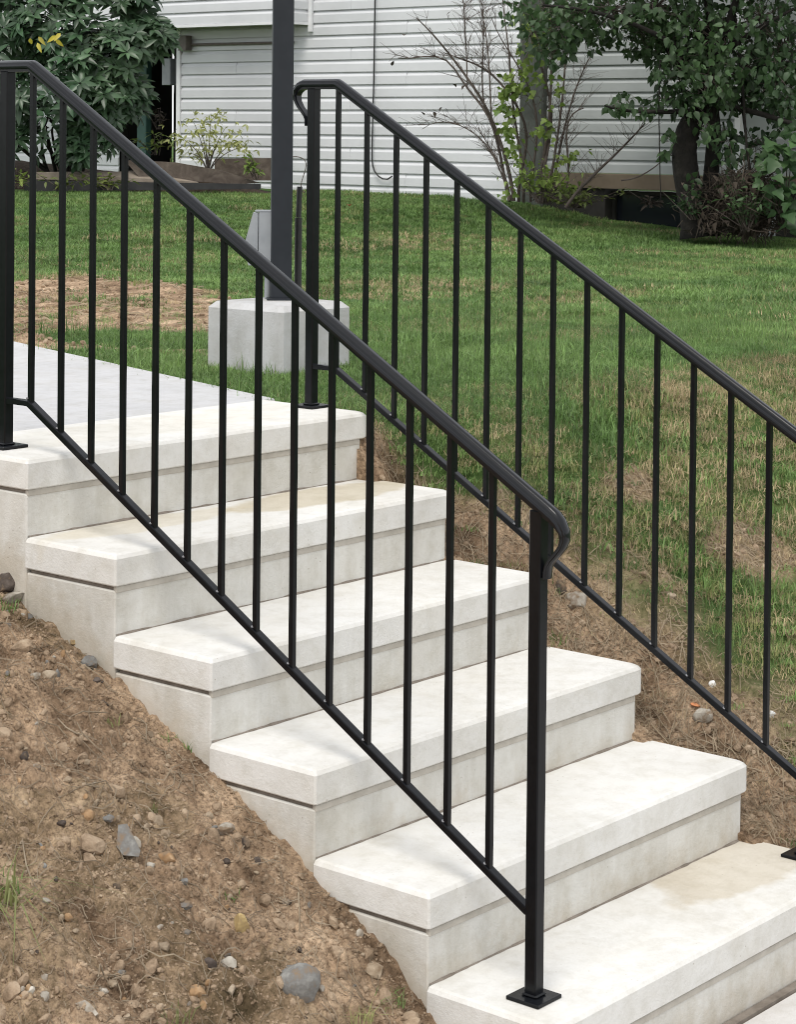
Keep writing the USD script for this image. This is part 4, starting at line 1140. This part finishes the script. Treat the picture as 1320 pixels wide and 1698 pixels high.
lumps0 = [lump(s_, 0, .45) for s_ in range(8)]
OCT = (np.array([(1, 0, 0), (-1, 0, 0), (0, 1, 0), (0, -1, 0), (0, 0, 1), (0, 0, -1)], float), np.array([(0, 2, 4), (2, 1, 4), (1, 3, 4), (3, 0, 4), (2, 0, 5), (1, 2, 5), (3, 1, 5), (0, 3, 5)]))
lumpst = [(OCT[0] * np.random.default_rng(900 + s_).uniform(.5, 1.2, (6, 1)) + np.random.default_rng(950 + s_).normal(size=(6, 3)) * .15, OCT[1]) for s_ in range(8)]
lumps1 = [lump(s_ + 20, 1, .4) for s_ in range(8)]


def scatter(n, region, size, flat=(.7, .7, .5), variants=lumps0, seed=1, keep=None, sink=0.15):
    r_ = np.random.default_rng(seed)
    x = r_.uniform(region[0], region[1], n); y = r_.uniform(region[2], region[3], n)
    if keep is not None:
        ok = keep(x, y, r_); x, y = x[ok], y[ok]
    n = len(x)
    s_ = size[0] * (size[1] / size[0]) ** (r_.random(n) ** 2.2)
    z = H(x, y) + s_ * (0.3 - sink)
    yaw = r_.uniform(0, 6.28, n)
    rots = rot_rand(n, r_)
    return stamp(variants, r_.integers(0, len(variants), n), rots, s_[:, None] * r_.uniform(.55, 1.2, (n, 3)), np.stack([x, y, z], -1))


obj("soil_crumbs", cat([scatter(60000, (-1.05, -0.003, -1.4, .35), (.0014, .0048), variants=lumpst, seed=22), scatter(15000, (-1.05, -0.004, -1.4, .35), (.0020, .0085), seed=2, keep=lambda x, y, r_: nz(x, y, 6, 3, 61) + .12 > r_.uniform(-.25, .3, len(x))),
                        scatter(900, (-1.05, -0.012, -1.4, .35), (.009, .026), variants=lumps1, seed=3, keep=lambda x, y, r_: nz(x, y, 4, 3, 63) > r_.uniform(-.35, .25, len(x)))]),
    "clod_earth", label="loose crumbs and clods of brown earth on the slope left of the steps", cat="soil", kind="stuff", smooth=False)
obj("soil_crumbs", cat([scatter(9000, (1.10, 2.3, -1.4, .25), (.0025, .014), seed=4, keep=lambda x, y, r_: soil_mask(x, y) > r_.uniform(.25, 1, len(x))), scatter(40000, (1.10, 2.0, -1.4, .25), (.0018, .006), variants=lumpst, seed=24, keep=lambda x, y, r_: soil_mask(x, y) > r_.uniform(.25, 1, len(x)))]), "clod_earth",
    label="loose crumbs of brown earth on the bank right of the steps", cat="soil", kind="stuff")
obj("soil_crumbs", scatter(4500, (1.6, 4.6, 1.2, 5.2), (.004, .02), seed=6, keep=lambda x, y, r_: soil_mask(x, y) > r_.uniform(.3, 1, len(x))), "clod_earth",
    label="loose crumbs of earth on the bare strip beyond the path", cat="soil", kind="stuff")


def fibres(n, region, length, width, seed, keep=None, lift=.006, curl=.5):
    r_ = np.random.default_rng(seed)
    x = r_.uniform(region[0], region[1], n); y = r_.uniform(region[2], region[3], n)
    if keep is not None:
        ok = keep(x, y, r_); x, y = x[ok], y[ok]
    out = []
    for a, b in zip(x, y):
        L = r_.uniform(*length); th = r_.uniform(0, 6.28); cu = r_.normal() * curl
        m = 5
        pts_ = np.zeros((m, 3)); pts_[0, :2] = a, b
        for i in range(1, m):
            th += cu
            pts_[i, :2] = pts_[i - 1, :2] + np.array([math.cos(th), math.sin(th)]) * L / (m - 1)
        out.append(pts_)
    A = np.array(out)
    A[..., 2] = H(A[..., 0], A[..., 1]) + .002 + lift * r_.random(A.shape[:2]) ** 1.5
    w_ = r_.uniform(*width, len(A))
    return cat([tube(p_, [ww * .7, ww, ww, ww * .8, ww * .4], 3, False) for p_, ww in zip(A, w_)])


obj("root_fibres", cat([fibres(1500, (-1.05, -0.015, -1.38, .3), (.015, .09), (.0005, .0011), 8, curl=.5, lift=.010), fibres(160, (-1.05, -0.015, -1.38, .3), (.06, .14), (.0009, .0016), 12, curl=.5, lift=.02)]), "root_fibre", label="thin dry roots and straws lying on the bare earth left of the steps", cat="roots", kind="stuff")
obj("straw_litter", cat([fibres(9000, (1.12, 2.3, -1.4, .3), (.03, .09), (.0006, .0013), 9, keep=lambda x, y, r_: soil_mask(x, y) > r_.uniform(.1, 1.1, len(x)), lift=.014, curl=.25),
                         fibres(1300, (1.6, 4.6, 1.2, 5.2), (.04, .13), (.0014, .003), 10, keep=lambda x, y, r_: soil_mask(x, y) > r_.uniform(.2, 1.1, len(x)), lift=.01, curl=.2)]),
    "dry_straw", label="dry straw litter over the bare ground right of the steps and beyond the path", cat="straw", kind="stuff")


def stone(px, py, w, h, material, label, seed, name="stone", catg="stone", squash=.65, group=None, up=.25):
    c, t = ground_hit(px, py + h * .3)
    m = lump(seed, 2, .30, 1 if name == "boulder" else 7)
    s_ = t / F
    rr = np.random.default_rng(seed)
    v = m[0] * np.array([w * .5, w * .42, h * .5]) * s_ * 1.08
    th = rr.uniform(-.3, .3); cth, sth = math.cos(th), math.sin(th)
    v = np.stack([v[:, 0] * cth - v[:, 2] * sth, v[:, 1], v[:, 0] * sth + v[:, 2] * cth], -1)
    B = np.stack([r0, away, [0, 0, 1.0]], 1)
    obj(name, (v @ B.T + c + [0, 0, h * .5 * s_ * up], m[1]), material, smooth=22, label=label, cat=catg, group=group)


S = [(10, 962, 56, 40, "dark_stone", "large brown grey rock at the left edge above the slope, upper of two"), (14, 990, 52, 20, "pale_stone", "flat pale rock at the left edge below the brown grey rock"),
     (126, 1062, 22, 18, "yellow_stone", "small yellowish stone against the concrete side wall high on the slope"), (149, 1096, 28, 28, "gray_stone", "angular grey stone touching the concrete side wall high on the slope"),
     (44, 1019, 20, 15, "gray_stone", "small grey stone below the tuft at the upper left of the slope"), (82, 1118, 30, 20, "tan_stone", "brown tan lump of stone in the dark earth near the upper left"),
     (57, 1118, 18, 14, "pale_stone", "small pale stone beside the brown tan lump near the upper left"),
     (260, 1356, 22, 26, "tan_stone", "pointed tan stone above the grey slate"), (226, 1394, 17, 25, "pale_stone", "small upright oval pale stone touching the grey slate"), (276, 1418, 32, 24, "orange_stone", "rounded orange tan stone right of the grey slate"),
     (374, 1371, 28, 20, "pale_stone", "pale angular stone near the concrete wall in the middle of the slope"), (401, 1526, 26, 36, "yellow_stone", "upright yellow ochre stone below the small green tuft"),
     (376, 1594, 30, 22, "pale_stone", "pale rounded stone low on the slope beside a dark one"), (348, 1592, 25, 22, "dark_stone", "dark brown stone left of the pale rounded one"), (620, 1606, 36, 26, "tan_stone", "tan stone low on the slope nearest the bottom step"),
     (145, 1349, 28, 18, "orange_stone", "small orange brick-like stone at left above the grey slate"), (72, 1617, 20, 17, "pale_stone", "small pale square stone at lower left"), (76, 1492, 17, 15, "pale_stone", "tiny pale stone right of the long grass tuft"),
     (270, 1567, 26, 14, "tan_stone", "flat tan stone left of the yellow ochre stone"), (308, 1497, 20, 16, "gray_stone", "small purple grey stone in the middle of the slope"), (325, 1641, 32, 22, "orange_stone", "orange brown crumbly stone near the bottom edge"),
     (415, 1628, 18, 20, "tan_stone", "small tan stone between the pale rounded stone and the big grey rock"), (250, 1432, 14, 12, "pale_stone", "tiny pale stone just below the grey slate"), (170, 1640, 18, 12, "pale_stone", "tiny pale stone above the grey scrap"),
     (186, 1630, 20, 16, "tan_stone", "small tan stone near the bottom left"), (273, 1380, 16, 14, "tan_stone", "small tan stone between pointed and rounded stones"), (310, 1545, 16, 12, "gray_stone", "tiny grey stone left of the ochre stone"),
     (110, 1290, 18, 12, "tan_stone", "small tan stone at left mid height of the slope"), (60, 1270, 16, 12, "pale_stone", "tiny pale stone at left mid height of the slope"), (178, 1355, 22, 14, "gray_stone", "grey flat stone right of the orange brick-like one"),
     (958, 990, 38, 32, "pale_stone", "pale block of stone beside the right edge of the steps behind the newel post"), (930, 972, 26, 26, "dark_stone", "dark stone next to the pale block behind the newel post"),
     (1166, 1183, 34, 24, "pale_stone", "pale flat stone on the right bank below the railing"), (1182, 1132, 13, 13, "white_chip", "white chip of stone on the right bank above the bottom rail"), (1280, 1182, 12, 14, "white_chip", "white chip by the last baluster on the right bank"),
     (1112, 985, 16, 12, "tan_stone", "small tan stone on the right bank between the middle balusters"), (1140, 1295 - 170, 14, 10, "tan_stone", "tiny tan stone left of the white chip on the right bank")]
for i, s_ in enumerate(S):
    stone(*s_[:5], s_[5], 40 + i)
stone(493, 1612, 74, 62, "gray_stone", "big smooth grey rock half buried low on the slope", 101, name="boulder", catg="rock", up=.0)
stone(1152, 1166, 22, 6, "orange_chip", "short orange brick chip on the right bank", 102, name="brick_chip", catg="brick chip")
# slate: a flat broken plate leaning on the earth
c, t = ground_hit(212, 1420)
sk = t / F
poly = np.array([(-18, 28), (-3, 30), (6, 8), (22, -14), (20, -24), (-6, -22), (-18, -8)]) * sk
B = np.stack([r0, away * .55 + np.array([0, 0, .83]), -away * .83 + np.array([0, 0, .55])], 1)
pl = np.vstack([np.c_[poly, np.full(len(poly), .004)], np.c_[poly * .94, np.full(len(poly), -.007)]])
obj("slate", hull(pl @ B.T + c + [0, 0, 24 * sk]), "gray_stone", label="flat broken piece of grey slate lying on the earth at left", cat="slate")
c, t = ground_hit(144, 1678); sk = t / F
poly = np.array([(-20, 8), (-4, 14), (8, 6), (20, -8), (14, -12), (-2, -4)]) * sk
pl = np.vstack([np.c_[poly, np.full(len(poly), .003)], np.c_[poly, np.full(len(poly), -.003)]])
obj("scrap", hull(pl @ B.T + c + [0, 0, 6 * sk]), "pale_stone", label="crumpled pale grey scrap at the bottom left of the slope", cat="scrap")
# smaller stones, all alike
r4 = np.random.default_rng(77)
cnt = 0
while cnt < 120:
    x, y = r4.uniform(-1.0, -.02), r4.uniform(-1.35, .15)
    z = float(H(x, y)); pj = project([x, y, z])
    if not (0 < pj[0] < 760 and 960 < pj[1] < 1698):
        continue
    s_ = .0035 * (3.2) ** r4.random()
    m = lumps1[r4.integers(8)]
    v = (m[0] * s_ * r4.uniform(.6, 1.2, 3)) @ rot_rand(1, r4)[0].T + [x, y, z + s_ * .35]
    mt = ["tan_stone", "tan_stone", "pale_stone", "tan_stone", "gray_stone", "orange_stone", "dark_stone", "dark_stone"][r4.integers(8)]
    word = mt.split("_")[0]
    obj("pebble", (v, m[1]), mt, smooth=25, label=f"{dict(tan='tan', pale='whitish', gray='grey', orange='orange', dark='dark brown')[word]} pebble a few millimetres wide in the bare earth left of the steps", cat="pebble", group=f"{word} pebbles in the bare earth")
    cnt += 1

# ------------------------------------------------------------------ grass
def tuft(seed, n, h, spread, width, lean=.5, flop=.6):
    r_ = np.random.default_rng(seed)
    vs_, fs_, m = [], [], 0
    for i in range(n):
        a = r_.uniform(0, 6.28); rad = spread * math.sqrt(r_.random())
        b = np.array([rad * math.cos(a), rad * math.sin(a), -.008])
        th = r_.uniform(0, 6.28); d = np.array([math.cos(th), math.sin(th), 0])
        L = h * r_.uniform(.5, 1.15); ln = lean * r_.uniform(.1, 1.0)
        side = np.array([-d[1], d[0], 0]) * width * r_.uniform(.6, 1.2) * .5
        p1 = b + np.array([0, 0, L * .5]) * (1 - .2 * ln) + d * L * .5 * ln * .6
        p2_ = p1 + np.array([0, 0, L * .5]) * (1 - ln * flop) + d * L * .5 * ln * 1.5
        vs_ += [b - side, b + side, p1 - side * .8, p1 + side * .8, p2_]
        fs_ += [(m, m + 1, m + 3), (m, m + 3, m + 2), (m + 2, m + 3, m + 4)]
        m += 5
    return np.array(vs_), np.array(fs_)


protos = []
lawn = UsdGeom.PointInstancer.Define(stage, "/World/lawn_grass")
tag(lawn, "mown green lawn with straw coloured dry patches between the steps and the house", "grass", kind="stuff")
for i, (n, h, sp_, wd, ln, fl, mt) in enumerate([(44, .030, .045, .0026, 1.2, .8, "green_grass"), (44, .036, .05, .0026, 1.3, .9, "green_grass"), (40, .028, .05, .0026, 1.3, .9, "green_grass"), (30, .055, .045, .003, 1.0, .8, "green_grass"),
                                                 (40, .028, .05, .0024, 1.3, .9, "olive_grass"), (40, .034, .05, .0024, 1.4, .9, "olive_grass"),
                                                 (40, .033, .06, .0019, 1.6, 1.0, "dry_grass"), (40, .030, .06, .0019, 1.7, 1.05, "dry_grass"),
                                                 (50, .042, .085, .0060, 1.1, .8, "green_grass"), (50, .040, .085, .0060, 1.2, .8, "olive_grass"), (50, .040, .085, .0055, 1.5, 1.0, "dry_grass")]):
    pth = f"/World/lawn_grass/tuft_{i:03d}" if i else "/World/lawn_grass/tuft"
    usdkit.mesh(stage, pth, tuft(200 + i, n, h, sp_, wd, ln, fl), MATS[mt])
    protos.append(Sdf.Path(pth))
lawn.CreatePrototypesRel().SetTargets(protos)
r5 = np.random.default_rng(99)


def sample(n, d0, d1, over):
    """Even spread over the ground within the lawn's wedge."""
    d = np.sqrt(r5.uniform(d0 * d0, d1 * d1, n))
    lat = r5.uniform(-.185 - over, .185 + over, n)
    q = CAM[None, :2] + fw[:2] * d[:, None] + RT[:2] * (lat * d)[:, None]
    return q[:, 0], q[:, 1], d


near = sample(33000, 4.4, 9.2, .08)
far = sample(16000, 8.6, 18.5, .06)
gx_, gy_, gd = (np.concatenate([a, b]) for a, b in zip(near, far))
isfar = np.r_[np.zeros(len(near[0]), bool), np.ones(len(far[0]), bool)]
ok = (gx_ > 1.14) & (gx_ < 10.46)
ok &= ~((gy_ > .2) & (gx_ < path_right(gy_) - .01 + .02 * r5.normal(size=len(gx_))) & (gx_ > -0.1 + PSL * (gy_ - .36)))
ok &= ~((gx_ < path_right(np.maximum(gy_, .36)) + .0) & (gy_ < .36) & (gy_ > -.02) & (gx_ < 1.13))
ok &= gx_ > 1.0
ok &= ~((np.abs(gx_ - 1.851) < .175) & (np.abs(gy_ - 1.003) < .175))
ok &= gy_ > -1.6
sm_ = soil_mask(gx_, gy_)
ok &= r5.random(len(gx_)) > np.clip(sm_ * 1.05 - .02, 0, .90)
bedq = (np.stack([gx_, gy_], -1) - bx0[:2]) @ (bx1 - bx0)[:2] / np.sum((bx1 - bx0)[:2] ** 2)
ok &= ~((project(np.stack([gx_, gy_, H(gx_, gy_, False)], -1))[:, 1] < 322) & (gd > 16) & (bedq < 1.0) & (bedq > -.2))
gx_, gy_, gd, isfar, sm_ = gx_[ok], gy_[ok], gd[ok], isfar[ok], sm_[ok]
dm = dry_mask(gx_, gy_)
u = r5.random(len(gx_))
dryp = np.clip(dm * 1.15 - .05 + sm_ * .6, 0, .95)
kind = np.where(u < dryp * .62, 2, np.where(u < dryp * .62 + (.05 + .6 * dm) * (1 - dryp * .62), 1, 0))
idx = np.where(isfar, 8 + kind, np.where(kind == 2, r5.integers(6, 8, len(u)), np.where(kind == 1, r5.integers(4, 6, len(u)), r5.choice([0, 1, 2, 3], len(u), p=[.34, .34, .26, .06]))))
sc = r5.uniform(.65, 1.25, len(u)) * (1 + .5 * np.clip(nz(gx_, gy_, 2.5, 3, 71) * 2, -.6, .8)) * np.where(sm_ > .3, .75, 1.0)
sc = np.where((gy_ > .3) & (gx_ < 3.0) & (kind == 0), sc * 1.15, sc)
lawn.CreateProtoIndicesAttr(Vt.IntArray.FromNumpy(idx.astype(np.int32)))
lawn.CreatePositionsAttr(Vt.Vec3fArray.FromNumpy(np.stack([gx_, gy_, H(gx_, gy_)], -1).astype(np.float32)))
lawn.CreateScalesAttr(Vt.Vec3fArray.FromNumpy(np.repeat(sc[:, None], 3, 1).astype(np.float32)))
th = r5.uniform(0, 2 * np.pi, len(u))
lawn.CreateOrientationsAttr(Vt.QuathArray([Gf.Quath(float(math.cos(t / 2)), 0.0, 0.0, float(math.sin(t / 2))) for t in th]))

for i, (px, py, n, h, spd, mt, lab) in enumerate([
        (2, 1500, 46, .15, .03, "olive_grass", "long pale arching grass tuft at the left edge of the bare slope"), (384, 1486, 30, .028, .016, "green_grass", "small green grass tuft alone in the middle of the bare slope"),
        (590, 1684, 46, .04, .035, "olive_grass", "sparse olive grass tuft at the bottom edge left of the bottom step"), (640, 1660, 40, .04, .035, "green_grass", "sparse green grass tuft close to the bottom step at the foot of the slope"),
        (312, 1242, 16, .04, .015, "green_grass", "small grass sprig against the concrete side wall under the fourth step"), (278, 1228, 14, .035, .012, "green_grass", "tiny grass sprig left of the one against the side wall"),
        (10, 1470, 34, .05, .03, "green_grass", "short green tuft at the left edge above the long arching one"), (8, 1008, 40, .045, .03, "green_grass", "green tuft under the pale rock at the upper left edge"),
        (290, 1684, 36, .035, .03, "olive_grass", "sparse olive tuft at the bottom edge below the orange brown stone"), (250, 1340, 18, .03, .02, "olive_grass", "faint olive tuft above the pointed tan stone"),
        (185, 1195, 20, .03, .02, "olive_grass", "faint olive tuft high on the slope near the side wall"), (8, 1120, 24, .03, .025, "olive_grass", "faint olive tuft at the left edge, high on the slope")]):
    c, t = ground_hit(px, py)
    v, f = tuft(500 + i, n, h, spd, .0024 if h < .1 else .004, 1.8 if h > .1 else 1.1, 1.15 if h > .1 else .9)
    obj("grass_tuft", (v + c, f), mt, label=lab, cat="grass tuft")
c, t = ground_hit(577, 352)
obj("fallen_leaf", ((OV[0] * 1.1) @ basis(np.array([.8, .5, .1]), -away + np.array([0, 0, 1.])).T + c + [0, 0, .05], OV[1]), "red_leaf", smooth=True, label="single fallen red leaf on the far lawn", cat="leaf")
